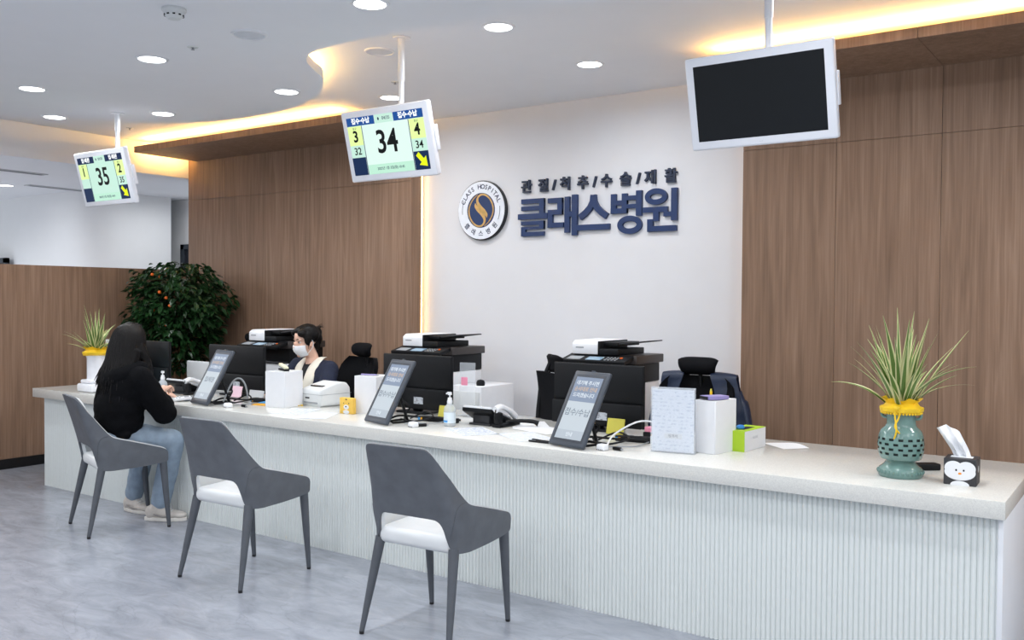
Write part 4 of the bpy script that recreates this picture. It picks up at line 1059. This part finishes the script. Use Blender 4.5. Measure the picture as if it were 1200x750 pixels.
t = thing('celadon_planter', 'celadon vase with pierced belly, yellow ribbon and variegated spider plant', 'potted plant', (-.873, 4.045, ZT), 0)
N = 60
prof = [(.0, .0), (.082, 0), (.087, .006), (.088, .02), (.083, .036), (.07, .046), (.062, .054), (.058, .062), (.062, .07)]
bel = []
for i in range(13):
    z = .075+.0098*i; u = (z-.132)/.07; bel.append((.064+.026*math.sqrt(max(0, 1-u*u)), z))
nb = len(prof); prof += bel
prof += [(.062, .206), (.057, .216), (.056, .23), (.057, .252), (.061, .27), (.06, .275), (.054, .273), (.05, .25)]
holes = {nb+2: 0, nb+4: 1, nb+6: 0, nb+8: 1}
def sk(i, k): return i in holes and (k+2*holes[i]) % 4 < 2
m = MB(); m.lathe(prof, N, skip=sk)
m.lathe([(r-.006, z) for r, z in bel], N, mi=1)
m.build('vase', [CELADON, mat('vase_inner', rgb(40, 50, 48), .6)], t, smooth=50)
for s in (-1, 1):
    MB().tube(spline([(s*.056, 0, .262), (s*.07, 0, .266), (s*.077, 0, .255), (s*.07, 0, .243), (s*.057, 0, .24)], 5), .006, 10).build('handle', CELADON, t)
m = MB()
for k in range(30): a = 2*PI*k/30; m.ell((.0875*math.cos(a), .0875*math.sin(a), .022), (.005, .005, .008), n=8)
m.build('foot_relief', CELADON, t)
ribbon(t, .064, .283, .12); MB().lathe([(0, .29), (.056, .288), (.062, .27)], 24).build('soil', mat('potting_moss', rgb(86, 78, 54), .9, var=.3, scale=60), t)
spider_leaves(t, .29, 12, 40, .49, .04)
t = thing('white_planter', 'tall white pedestal pot with yellow ribbon and spider plant by the partition', 'potted plant', (-6.62, 3.93, ZT), 0)
m = MB(); m.box((0, 0, .03), (.2, .2, .06), bev=.012); m.box((0, 0, .075), (.165, .165, .03), bev=.012)
m.lathe([(.07, .085), (.066, .1), (.066, .25), (.071, .262), (.079, .275), (.082, .288), (.06, .29)], 40); m.build('pot', mat('white_glaze', rgb(230, 232, 238), .25), t)
ribbon(t, .076, .295); MB().lathe([(0, .302), (.07, .3), (.072, .28)], 24).build('soil', MATS['potting_moss'], t)
spider_leaves(t, .3, 5, 36, .39, .045)

# penguin tissue box
t = thing('tissue_box', 'black tissue box printed with a penguin face beside the celadon vase', 'tissue box', (-.64, 4.035, ZT), 2)
w, d, h = .118, .115, .105
MB().b2(-w/2, w/2, -d/2, d/2, 0, h, bev=.003, seg=1).build('box', MBLACK, t)
m = MB(); m.ell((-.023, -d/2, .067), (.033, .0012, .028), n=32); m.ell((.023, -d/2, .067), (.033, .0012, .028), n=32); m.ell((0, -d/2, .052), (.056, .0012, .032), n=32); m.ell((0, -d/2, .002), (.034, .001, .016), n=28); m.build('white_print', PWHITE, t)
m = MB(); m.ell((-.0135, -d/2-.001, .06), (.0036, .0012, .0042)); m.ell((.0135, -d/2-.001, .06), (.0036, .0012, .0042)); m.build('eyes', INKD, t)
MB().ell((0, -d/2-.001, .047), (.0065, .0014, .0045)).build('beak', BEAKO, t)
m = MB(); m.ell((w/2, .0, .062), (.001, .012, .014)); m.build('side_print', PLGREY, t)
rows = []
for j in range(13):
    v = j/12; rows.append([V(lerp(-.03, .03, u/10)*(1+.25*v)-.042*v**1.2*(1.1-.2*u/10)-.012*v, .012*math.sin(u*1.3+v*3)*(1-.3*v)+.012*math.cos(v*5), h-.004+.128*v-.02*v*v*abs(u/5-.8)) for u in range(11)])
MB().slab(rows, [[p+V(.0005, .0022, 0) for p in r] for r in rows]).build('tissue', TISSUE, t, smooth=70)
MB().b2(-.04, .04, -.02, .02, h-.001, h+.0006).build('slot', TISSUE, t)
t = thing('black_adapter', 'black adapter lying behind the celadon vase', 'adapter', (-.815, 4.27, ZT), 40)
MB().box((0, 0, .014), (.1, .055, .028), bev=.006).build('body', PBLACK, t); MB().tube(spline([(-.05, 0, .012), (-.09, .01, .006), (-.13, .06, .004)], 6), .003, 8).build('cord', PBLACK, t)
# things stacked behind the white planter
t = thing('storage_box', 'pale blue storage box behind the tall white pedestal pot', 'box', (-6.76, 4.2, ZT), 0)
MB().box((0, 0, .1), (.34, .22, .2), bev=.006).build('box', LTEAL, t); MB().box((0, 0, .195), (.346, .226, .02), bev=.004).build('lid', LTEAL, t)
t = thing('snack_box', 'brown patterned box on the pale blue storage box', 'box', (-6.74, 4.2, ZT+.206), 5)
MB().box((0, 0, .035), (.22, .13, .07), bev=.003).build('box', BROWN, t); MB().box((0, 0, .066), (.223, .133, .012), bev=.002).build('lid', LIME, t)
t = thing('tissue_carton', 'white tissue carton with tissue behind the visitor\'s hair', 'tissue box', (-6.72, 4.2, ZT+.279), 4)
MB().box((0, 0, .05), (.23, .12, .1), bev=.004).build('carton', PLGREY, t)
rows = []
for j in range(11):
    v = j/10; rows.append([V(lerp(-.05, .05, u/10)*(1+.25*v)+.01*v, .014*math.sin(u*1.5+v*2), .098+.1*v*(.8+.3*math.sin(u*1.1+1))) for u in range(11)])
MB().slab(rows, [[p+V(0, .0022, 0) for p in r] for r in rows]).build('tissue', TISSUE, t, smooth=70)

# ficus in the corner
t = thing('potted_ficus', 'tall dark green ficus with orange fruits in the wood panelled corner', 'plant', (-7.5, 5.28, 0), 0)
MB().lathe([(0, 0), (.15, 0), (.16, .02), (.19, .3), (.205, .33), (.205, .36), (.185, .36), (.18, .32), (0, .315)], 40).build('pot', TERRA, t)
MB().lathe([(0, .33), (.182, .325)], 24).build('soil', MATS['potting_moss'], t)
rnd = random.Random(3)
trunks = [[(-.03, 0, .32), (-.04, .02, .7), (-.02, .0, 1.0), (-.05, .02, 1.4)], [(.04, .02, .32), (.05, .0, .65), (.03, .02, 1.0), (.08, .0, 1.5)], [(.0, -.03, .32), (.01, -.05, .7), (.0, -.04, 1.1), (0, -.02, 1.55)]]
m = MB(); tips = []
for tr in trunks:
    m.tube(spline(tr, 6), [.02, .011], 8)
    P = spline(tr, 6)
    for k in range(16):
        p = P[rnd.randint(7, len(P)-1)]; a = rnd.uniform(0, 2*PI); l = rnd.uniform(.15, .3)
        q = p+V(math.cos(a)*l, math.sin(a)*l, rnd.uniform(-.05, .22)); mid = (p+q)/2+V(0, 0, .05)
        m.tube([p, mid, q], [.006, .004, .002], 6); tips.append((p, mid, q))
m.build('trunks', BARK, t)
def inside(p):
    x, y, z = p; zz = (z-1.32)/.5; 
    rad = .42*math.sqrt(max(0, 1-zz*zz*.92)) if zz > -.2 else .42*(.95-.75*min(1, (-.2-zz)/1.1))
    return math.hypot(x, y) < rad*(1+.26*math.sin(5*math.atan2(y, x)+z*11)) and .78 < z < 1.8 and -.40 < x < .6 and y < .36
m = MB(); bm = m.bm
def leaf(p, a, tilt, L, roll=0.):
    M = Matrix.Translation(p) @ Matrix.Rotation(a, 4, 'Z') @ Matrix.Rotation(tilt, 4, 'Y') @ Matrix.Rotation(roll, 4, 'X')
    w = L*.26
    pts = [(0, 0, 0), (L*.3, w, .006), (L*.65, w*.85, .0), (L, 0, -.012), (L*.65, -w*.85, .0), (L*.3, -w, .006), (L*.3, 0, -.004), (L*.65, 0, -.006)]
    vs = [bm.verts.new(M @ V(*q)) for q in pts]
    for f in ((0, 6, 1), (1, 6, 7, 2), (2, 7, 3), (0, 5, 6), (5, 4, 7, 6), (4, 3, 7)): bm.faces.new([vs[i] for i in f])
cnt = 0
while cnt < 3600:
    a = rnd.uniform(0, 2*PI); r = .5*rnd.random()**.45; z = rnd.uniform(.78, 1.82); p = (r*math.cos(a), r*math.sin(a), z)
    if not inside(p): continue
    if 'clump' and (math.sin(p[0]*15+2)*math.sin(p[1]*13+1)*math.sin(z*14) > .42): continue
    leaf(p, a+rnd.uniform(-1.1, 1.1), rnd.uniform(-.2, .95), rnd.uniform(.055, .095), rnd.uniform(-.6, .6)); cnt += 1
for k in range(26):   # sprays that reach out of the crown
    a = rnd.uniform(0, 2*PI); z = rnd.uniform(1.05, 1.75); r0 = .32; ln = rnd.uniform(.06, .15)
    for j in range(7):
        rr = r0+ln*j/6; x, y = rr*math.cos(a), rr*math.sin(a)
        if y > .36 or x < -.38: continue
        leaf((x, y, z+.05*j/6), a+(.7 if j % 2 else -.7), rnd.uniform(0, .6), rnd.uniform(.05, .08))
m.build('foliage', LEAFD, t, smooth=0)
for x, y, z in ((.16, -.24, 1.70), (.08, -.26, 1.66), (.2, -.28, 1.47), (.24, -.27, 1.4), (.16, -.32, 1.52), (.2, -.30, 1.22), (.22, -.28, 1.12), (.08, -.33, 1.36), (.02, -.3, 1.68)):
    MB().ell((x, y, z), (.015, .015, .015), n=12).build('fruit', ORANGE, t)
# ------------------------------------------------------------------ people
def frame(o, fwd, up):
    """matrix whose +Y looks along fwd and +Z is near up"""
    y = Vector(fwd).normalized(); x = y.cross(Vector(up)).normalized(); z = x.cross(y)
    return Matrix(((x.x, y.x, z.x, o[0]), (x.y, y.y, z.y, o[1]), (x.z, y.z, z.z, o[2]), (0, 0, 0, 1)))
def head_blobs(g, M):
    """skull, jaw, nose, ears in a head frame (face along +Y)"""
    def e(c, r, rot=(0, 0, 0)):
        h = MB(); h.ell((0, 0, 0), r, n=24); h.xf(M @ Matrix.Translation(c) @ Euler([D(a) for a in rot]).to_matrix().to_4x4())
        me = bpy.data.meshes.new('t'); h.bm.to_mesh(me); h.bm.free(); g.bm.from_mesh(me); bpy.data.meshes.remove(me)
    e((0, -.012, .03), (.073, .09, .082)); e((0, .016, -.02), (.063, .068, .075)); e((0, .03, -.07), (.042, .045, .038)); e((0, .072, -.092), (.019, .016, .016))
    e((0, .084, -.008), (.0085, .013, .026), (-14, 0, 0)); e((0, .096, -.024), (.0125, .011, .009)); e((0, .078, -.056), (.024, .012, .012))
    for s in (-1, 1):
        e((s*.074, -.008, -.014), (.009, .019, .031), (0, 0, -s*18)); e((s*.038, .054, -.022), (.02, .018, .018)); e((s*.033, .061, .026), (.024, .012, .009))
def hand(g, wrist, M, side, curl=(.5, .6, .65, .7), thumb=.5, L=.175):
    """palm and five fingers in a hand frame: +Y towards the fingertips, +Z the back of the hand"""
    T = lambda *p: M @ V(*p)
    g.chain([wrist, T(0, .02, 0), T(0, .045, 0)], [.024, .026, .026])
    for k in range(4):
        x = (-.03+.02*k)*1.0
        g.seg(T(x*.6, .02, 0), T(x, .085, .002), .0145, .0105)
    lens = [.066, .074, .068, .052]
    for k in range(4):
        x = -.03+.02*k; c = curl[k]; p = V(x, .085, .002); l = lens[k]; a = -c*.55; pts = [p]
        for j, f in enumerate((.45, .32, .23)):
            p = p+V((x*.12)*f, math.cos(a)*l*f, math.sin(a)*l*f); pts.append(p); a -= c*.75
        g.chain([T(*q) for q in pts], [.0098, .0088, .008, .0066])
    s = -side
    pts = [V(s*.02, .025, -.006), V(s*.042, .05, -.014), V(s*.05, .078, -.024*thumb*2), V(s*.044, .1, -.03*thumb*2)]
    g.chain([T(*q) for q in pts], [.014, .011, .0095, .0075])
def eye_parts(t, M, closed=.5):
    for s in (-1, 1):
        MB().ell((0, 0, 0), (.0135, .011, .0075), n=16).xf(M @ Matrix.Translation((s*.033, .0605, .008)) @ Matrix.Rotation(-s*.25, 4, 'Z')).build('eye', mat('eye_white', rgb(232, 228, 226), .3), t)
        MB().ell((0, 0, 0), (.0058, .003, .0058), n=14).xf(M @ Matrix.Translation((s*.0335, .0703, .007)) @ Matrix.Rotation(-s*.25, 4, 'Z')).build('iris', mat('dark_iris', rgb(30, 20, 18), .2), t)
        MB().tube([M @ V(s*.02, .0705, .009), M @ V(s*.027, .0725, .0145), M @ V(s*.036, .071, .0155), M @ V(s*.046, .064, .01)], [.0012, .0018, .002, .0012], 8).build('upper_lashes', HAIR, t)
        MB().tube([M @ V(s*.016, .0745, .029), M @ V(s*.03, .0735, .035), M @ V(s*.049, .0625, .03)], [.0022, .0026, .0012], 8).build('eyebrow', HAIR, t)

# --- visitor at the counter, seen from behind
t = thing('person', 'seated visitor in a black hoodie and faded jeans with long black hair', 'person', (0, 0, 0))
HC = V(-5.435, 3.47, 1.178); HM = frame(HC, (.12, 1, -.22), (0, .1, 1))
neck = V(-5.42, 3.43, 1.045); chest = V(-5.41, 3.41, .90); belly = V(-5.435, 3.39, .74); pelvis = V(-5.475, 3.385, .59)
shL, shR = V(-5.575, 3.41, .975), V(-5.245, 3.41, .965)
elR, wrR = V(-5.225, 3.565, .74), V(-5.465, 3.70, .85)
elL, wrL = V(-5.70, 3.56, .76), V(-5.66, 3.78, .80)
hipL, hipR = V(-5.555, 3.412, .585), V(-5.395, 3.362, .585)
knL, knR = V(-5.60, 3.685, .545), V(-5.295, 3.675, .535)
anL, anR = V(-5.77, 3.70, .10), V(-5.405, 3.66, .095)
g = Org(); head_blobs(g, HM)
g.chain([HC+V(0, -.02, -.06), neck, chest], [.05, .05, .09])
g.ell(chest, (.145, .095, .15)); g.ell(belly, (.13, .09, .15)); g.ell(pelvis, (.15, .11, .1))
for a, b, c in ((shL, elL, wrL), (shR, elR, wrR)): g.chain([chest+V(0, 0, .06), a, b, c], [.06, .05, .037, .024])
for a, b, c in ((hipL, knL, anL), (hipR, knR, anR)): g.chain([pelvis, a, b, c], [.09, .075, .052, .036])
for an, d in ((anL, V(.95, .05, 0)), (anR, V(.75, .62, 0))): g.chain([an, an+d*.02+V(0, 0, -.05), an+d*.12+V(0, 0, -.06)], [.036, .03, .025])
MR = frame(wrR+V(-.012, .008, .003), (-.5, .8, .12), (-.1, -.25, 1)); hand(g, wrR, MR, 1, (.75, .8, .85, .9), .7)
ML = frame(wrL+V(.008, .015, 0), (.35, .92, .0), (.1, -.2, 1)); hand(g, wrL, ML, -1, (.5, .55, .6, .7), .5)
g.fuse('body', SKIN, t, .0042, 3)
eye_parts(t, HM)
MB().tube([HM @ V(-.02, .087, -.058), HM @ V(0, .0915, -.056), HM @ V(.02, .087, -.058)], [.002, .0042, .002], 10).build('lips', mat('lip', rgb(186, 104, 98), .4), t)
# hoodie
g = Org(); g.ell(chest+V(0, -.01, 0), (.185, .135, .165), (0, 0, 5)); g.ell(belly+V(0, -.01, .04), (.185, .14, .16)); g.ell(belly+V(-.01, -.005, -.05), (.18, .14, .12)); g.seg(shL+V(.03, 0, .0), shR+V(-.03, 0, 0), .082, .082)
g.chain([shL, shL*.55+elL*.45+V(-.012, 0, -.005), elL, elL*.35+wrL*.65, wrL+(elL-wrL)*.1], [.078, .074, .068, .058, .044])
g.chain([shR, shR*.55+elR*.45+V(.012, -.01, -.005), elR+V(.0, .0, -.005), elR*.5+wrR*.5+V(0, 0, -.012), wrR+(elR-wrR)*.32], [.078, .078, .076, .066, .044])
g.seg(wrR+(elR-wrR)*.32, wrR+(elR-wrR)*.2, .043, .035); g.seg(wrL+(elL-wrL)*.2, wrL+(elL-wrL)*.04, .044, .034)
g.chain([belly+V(-.13, -.03, -.13), belly+V(-.02, -.1, -.14), belly+V(.13, -.04, -.13)], [.03, .04, .03])
g.fuse('hoodie', HOOD, t, .0085, 6, disp=(.014, .07))
g = Org()      # the hood lying on the shoulders
for a in range(-100, 101, 10):
    x = math.sin(D(a)); y = math.cos(D(a))
    g.ell(neck+V(x*.13, -.01-y*.105, -.028-.055*y), (.055, .05, .05+.02*y))
g.ell(neck+V(0, -.12, -.1), (.10, .05, .075)); g.fuse('hood', HOOD, t, .008, 7, disp=(.012, .06))
MB().tube(spline([neck+V(.07, .11, -.06), neck+V(.075, .13, -.12), neck+V(.07, .135, -.2)], 5), .004, 8).build('drawstring', mat('drawstring_black', rgb(24, 24, 27), .7), t)
# jeans
g = Org(); g.ell(pelvis+V(0, .0, .0), (.165, .13, .1), (0, 0, -17)); 
g.chain([hipL, hipL*.5+knL*.5+V(0, 0, .012), knL, knL*.5+anL*.5, anL+V(0, 0, .03)], [.085, .08, .072, .068, .062])
g.chain([hipR, hipR*.5+knR*.5+V(0, 0, .012), knR+V(0, .0, .0), knR*.5+anR*.5+V(.0, .0, 0), anR+V(.0, 0, .03)], [.085, .082, .074, .07, .064])
g.fuse('jeans', JEANS, t, .0085, 5, disp=(.012, .09))
def sneaker(an, d, label=None):
    z = V(0, 0, 1); s = d.cross(z)
    M = Matrix(((s.x, d.x, 0, an.x), (s.y, d.y, 0, an.y), (0, 0, 1, 0), (0, 0, 0, 1)))
    g = Org(); g.ell((0, -.045, .055), (.036, .045, .05)); g.ell((0, .02, .055), (.038, .07, .042)); g.ell((0, .09, .042), (.044, .075, .03)); g.ell((0, .14, .038), (.041, .045, .024)); g.seg((0, -.03, .06), (0, -.01, .105), .042, .04)
    g.fuse('sneaker', SHOE, t, .006, 4, M=M); sh = [o for o in t.children if o.name.startswith('sneaker')][-1]
    out = []
    for k in range(36):
        a = 2*PI*k/36; y = .045+.142*math.sin(a); out.append(((.040+.006*math.sin(a))*math.cos(a)*(1 if abs(math.sin(a)) < .9 else .98), y))
    m = MB().prism(out, 0, .026, bev=.005).xf(M); m.build('sole', SOLE, sh)
    m = MB()
    for k in range(5): m.tube([(-.022, .035+.018*k, .093-.0085*k), (0, .04+.018*k, .099-.0085*k), (.022, .035+.018*k, .093-.0085*k)], .0032, 8)
    m.xf(M).build('laces', PAPER, sh)
    m = MB(); [m.tube([(s2*.0405, -.02, .05), (s2*.044, .04, .034), (s2*.045, .09, .036)], [.004, .006, .003], 8) for s2 in (-1, 1)]; m.xf(M).build('side_stripe', mat('grey_suede', rgb(150, 146, 144), .8), sh)
sneaker(V(-5.77, 3.695, 0), V(.99, .1, 0).normalized()); sneaker(V(-5.405, 3.645, 0), V(.82, .57, 0).normalized())
MB().tube([wrR+V(.022*math.cos(a), .0, .026*math.sin(a)) +V(.03,-.02,0) for a in [2*PI*k/20 for k in range(21)]], .004, 8).build('bracelet', mat('beige_band', rgb(202, 188, 150), .5), t)
# long hair: a cap that falls down the back and over the shoulders
g = Org()
def H(c, r, rot=(0, 0, 0)):
    h = MB(); h.ell((0, 0, 0), r, n=20); h.xf(HM @ Matrix.Translation(c) @ Euler([D(a) for a in rot]).to_matrix().to_4x4()); me = bpy.data.meshes.new('t'); h.bm.to_mesh(me); h.bm.free(); g.bm.from_mesh(me); bpy.data.meshes.remove(me)
H((0, -.024, .036), (.09, .1, .094)); H((0, -.06, -.04), (.098, .075, .12))
H((-.066, .0, -.02), (.03, .068, .1)); H((.066, .0, -.02), (.03, .068, .1))
for x, y, z, r in ((-.08, -.04, -.12, .043), (-.045, -.085, -.13, .05), (0, -.095, -.13, .05), (.045, -.085, -.13, .05), (.08, -.04, -.12, .043)):
    p = HC+V(x, y, z+.06)
    f = 1.5; g.chain([p, HC+V(x*1.15, y-.025, z-.04), HC+V(x*f, y-.075, z-.13), HC+V(x*f*1.05, y-.085, z-.2)], [r, r*.85, r*.55, r*.25])
for sx in (-1, 1): g.chain([HM @ V(sx*.075, .02, -.02), HC+V(sx*.1, .05, -.15), HC+V(sx*.11, .07, -.26)], [.035, .032, .018])
hair = g.fuse('hair', HAIR, t, .007, 6, disp=(.01, .035))
rnd = random.Random(9); m = MB()
for k in range(260):
    a = rnd.uniform(-2.5, 2.5); x = math.sin(a)*.094; y = -math.cos(a)*.1-.025
    p0 = HM @ V(x*.35, y*.35, .128); p1 = HM @ V(x*.95, y*.95, .05); p2 = HC+V(x*1.18, y-.035, -.1); l = rnd.uniform(.18, .3) if abs(a) < 2 else rnd.uniform(.2, .3)
    l = l*1.25; p3 = HC+V(x*1.5+rnd.uniform(-.03, .03), y-.085+rnd.uniform(-.012, .012)-.05*max(0, l-.28), -l)
    m.tube(spline([p0, p1, p2, p3], 5), [.004, .006, .0075, .008, .008, .008, .008, .008, .008, .0078, .0075, .007, .006, .005, .0035, .001], 6)
m.build('hair_strands', HAIR, hair)
MB().tube(spline([HM @ V(-.035, -.03, .125), HM @ V(0, -.055, .122), HM @ V(.035, -.03, .125)], 5), .008, 8).build('hair_tie', PBLACK, hair)

# --- receptionist behind the counter
t = thing('person', 'masked receptionist in a navy cardigan with pinned up black hair', 'person', (0, 0, 0))
HC = V(-5.272, 4.80, 1.155); HM = frame(HC, (-.3, -1, -.26), (0, -.15, 1)); 
neck = V(-5.262, 4.86, 1.03); chest = V(-5.25, 4.87, .87); belly = V(-5.24, 4.89, .69); pelvis = V(-5.235, 4.93, .575)
shL, shR = V(-5.085, 4.87, .945), V(-5.425, 4.87, .955)
elL, wrL = V(-5.03, 4.76, .735), V(-5.16, 4.56, .79)
elR, wrR = V(-5.50, 4.76, .745), V(-5.42, 4.55, .79)
hipL, hipR = V(-5.14, 4.92, .56), V(-5.33, 4.92, .56); knL, knR = V(-5.12, 4.50, .54), V(-5.36, 4.50, .54); anL, anR = V(-5.12, 4.48, .09), V(-5.36, 4.48, .09)
g = Org(); head_blobs(g, HM); g.chain([HC+V(0, .03, -.06), neck, chest], [.046, .047, .08])
g.ell(chest, (.13, .085, .14)); g.ell(belly, (.12, .085, .15)); g.ell(pelvis, (.145, .105, .1))
for a, b, c in ((shL, elL, wrL), (shR, elR, wrR)): g.chain([chest+V(0, 0, .06), a, b, c], [.055, .045, .035, .023])
for a, b, c in ((hipL, knL, anL), (hipR, knR, anR)):
    g.chain([pelvis, a, b, c], [.085, .072, .05, .034]); g.chain([c, c+V(0, -.02, -.05), c+V(0, -.14, -.06)], [.034, .028, .024])
hand(g, wrL, frame(wrL+V(0, -.012, 0), (-.1, -1, -.05), (0, -.1, 1)), -1); hand(g, wrR, frame(wrR+V(0, -.012, 0), (.1, -1, -.05), (0, -.1, 1)), 1)
g.fuse('body', SKIN, t, .0042, 3)
eye_parts(t, HM)
# mask
rows = []
for j in range(15):
    v = j/14; z = lerp(-.012, -.108, v); row = []
    for k in range(25):
        a = lerp(-1.22, 1.22, k/24); rr = .074*(1-.28*max(0, v-.45)**1.2); bulge = .118-.018*abs(2*v-.75)**1.6-.016*v
        row.append(HM @ V(rr*math.sin(a)*1.02, -.005+bulge*math.cos(a)**.75*.98, z+.016*(1-math.cos(a))*(-1 if v > .5 else -.4)*-1*(1 if v > .5 else -1)))
    rows.append(row)
mk = MB().slab(rows, [[p+(HM.to_3x3() @ V(0, -.0025, 0)) for p in r] for r in rows]).build('mask', MASKM, t, smooth=80)
m = MB()
for s in (-1, 1):
    m.tube(spline([HM @ V(s*.07, .03, -.02), HM @ V(s*.079, .0, .012), HM @ V(s*.08, -.024, -.005), HM @ V(s*.076, -.012, -.045), HM @ V(s*.066, .03, -.085)], 5), .0018, 6)
m.build('ear_loops', MASKM, mk)
m = MB(); [m.tube(spline([rows[q][k] +(HM.to_3x3() @ V(0, .0008, 0)) for k in range(2, 23, 2)], 2), .0011, 6) for q in (4, 7, 10)]; m.build('pleats', PWHITE2, mk)
# clothes: blouse with wide lapels under a cardigan
g = Org(); g.ell(chest+V(0, -.004, -.01), (.145, .108, .145)); g.ell(belly, (.14, .108, .16)); g.fuse('blouse', mat('dark_inner_top', rgb(24, 24, 30), .8), t, .008, 5)
g = Org(); g.ell(chest+V(0, .025, -.005), (.165, .10, .15)); g.ell(belly+V(0, .025, 0), (.16, .105, .17)); g.seg(shL+V(-.03, .01, 0), shR+V(.03, .01, 0), .066, .066)
for sx in (-1, 1): g.ell(chest+V(sx*.11, -.03, -.03), (.062, .08, .14)); g.ell(belly+V(sx*.1, -.03, 0), (.062, .085, .17))
g.chain([shL, shL*.5+elL*.5+V(.012, 0, 0), elL, elL*.3+wrL*.7, wrL+(elL-wrL)*.12], [.068, .064, .057, .046, .036])
g.chain([shR, shR*.5+elR*.5+V(-.012, 0, 0), elR, elR*.3+wrR*.7, wrR+(elR-wrR)*.12], [.068, .064, .057, .046, .036])
g.fuse('cardigan', CARD, t, .0085, 5, disp=(.01, .06))
def lapel(s):
    L = [(neck+V(s*.062, .05, .0), .02), (neck+V(s*.075, -.005, -.01), .03), (neck+V(s*.075, -.075, -.07), .042), (chest+V(s*.06, -.128, -.0), .048), (chest+V(s*.04, -.138, -.11), .05), (belly+V(s*.03, -.14, -.06), .05)]
    P = spline([p for p, w in L], 5); A, B = [], []
    for i, p in enumerate(P):
        f = i/(len(P)-1)*(len(L)-1); k = min(int(f), len(L)-2); w = lerp(L[k][1], L[k+1][1], f-k)
        A.append([p+V(s*w*(q/6-.5)*2*.95, .012*abs(q/3-1)**2+.012*(q/6 if s > 0 else q/6), .0) for q in range(7)])
    return MB().slab(A, [[p+V(0, -.006, 0.002) for p in r] for r in A]).build('lapel', BLOUSE, t, smooth=80)
lapel(-1); lapel(1)
g = Org(); g.ell(pelvis, (.165, .125, .105))
for a, b, c in ((hipL, knL, anL), (hipR, knR, anR)): g.chain([a, b, c+V(0, 0, .02)], [.09, .066, .05])
g.fuse('trousers', mat('dark_trousers', rgb(30, 32, 42), .8), t, .009, 4)
for c in (anL, anR):
    g = Org(); g.ell(c+V(0, -.0, -.045), (.036, .05, .045)); g.ell(c+V(0, -.09, -.062), (.04, .08, .028)); g.fuse('shoe', PBLACK, t, .007, 3)
# hair: parted fringe, pinned up at the back with a clip
g = Org()
H((0, -.03, .042), (.083, .092, .08)); H((0, -.02, .075), (.07, .085, .05)); H((.0, .02, .088), (.056, .042, .03))
H((.048, .034, .072), (.034, .042, .03), (0, 25, -20)); H((-.048, .034, .072), (.034, .042, .03), (0, -25, 20)); H((.075, .01, .02), (.012, .035, .05)); H((-.075, .01, .02), (.012, .035, .05))
H((0, -.1, .0), (.05, .035, .06)); H((0, -.112, .04), (.04, .03, .045)); H((0, -.085, -.06), (.035, .022, .035))
hair = g.fuse('hair', HAIR, t, .006, 5, disp=(.006, .03))
m = MB()
for s in (-1, 1): m.tube(spline([HM @ V(s*.074, .03, .04), HM @ V(s*.078, .02, -.01), HM @ V(s*.075, .022, -.05)], 5), [.005, .0012], 6)
for k in range(5): m.tube(spline([HM @ V(.0+.012*(k-2), -.11, .06), HM @ V(.016*(k-2), -.135, .075), HM @ V(.02*(k-2)+.01, -.155-.008*k, .065+.005*k)], 5), [.004, .001], 6)
m.build('loose_strands', HAIR, hair)
m = MB(); m.box((0, 0, 0), (.02, .018, .095), bev=.006)
for k in range(4): m.tube([(-.006, 0, -.04+.026*k), (.0, .022, -.04+.026*k), (.012, .03, -.036+.026*k)], .004, 8)
m.xf(HM @ Matrix.Translation((.03, -.132, .01)) @ Matrix.Rotation(.3, 4, 'Y')); m.build('hair_clip', mat('tortoise_clip', rgb(96, 74, 50), .3, var=.5, scale=60), hair)
# ------------------------------------------------------------------ light and camera
w = bpy.data.worlds.new('lobby_daylight'); SC.world = w; w.use_nodes = True
bg = w.node_tree.nodes['Background']; bg.inputs[0].default_value = (.9, .95, 1., 1); bg.inputs[1].default_value = .64
cam = bpy.data.cameras.new('camera'); co = bpy.data.objects.new('camera', cam); COL.objects.link(co)
yw, pt, rl = D(35.09), D(1.29), D(.406)
F = V(-math.sin(yw)*math.cos(pt), math.cos(yw)*math.cos(pt), -math.sin(pt)); Rv = V(math.cos(yw), math.sin(yw), 0); U = Rv.cross(F)
R2 = Rv*math.cos(rl)+U*math.sin(rl); U2 = -Rv*math.sin(rl)+U*math.cos(rl)
co.matrix_world = Matrix(((R2.x, U2.x, -F.x, 0), (R2.y, U2.y, -F.y, 0), (R2.z, U2.z, -F.z, 1.48), (0, 0, 0, 1)))
cam.sensor_fit = 'HORIZONTAL'; cam.sensor_width = 36; cam.lens = 1084/1200*36; cam.clip_start = .05
SC.camera = co
SC.view_settings.view_transform = 'Standard'; SC.view_settings.look = 'None'; SC.view_settings.gamma = 1; SC.view_settings.use_curve_mapping = False
SC.view_settings.exposure = .2
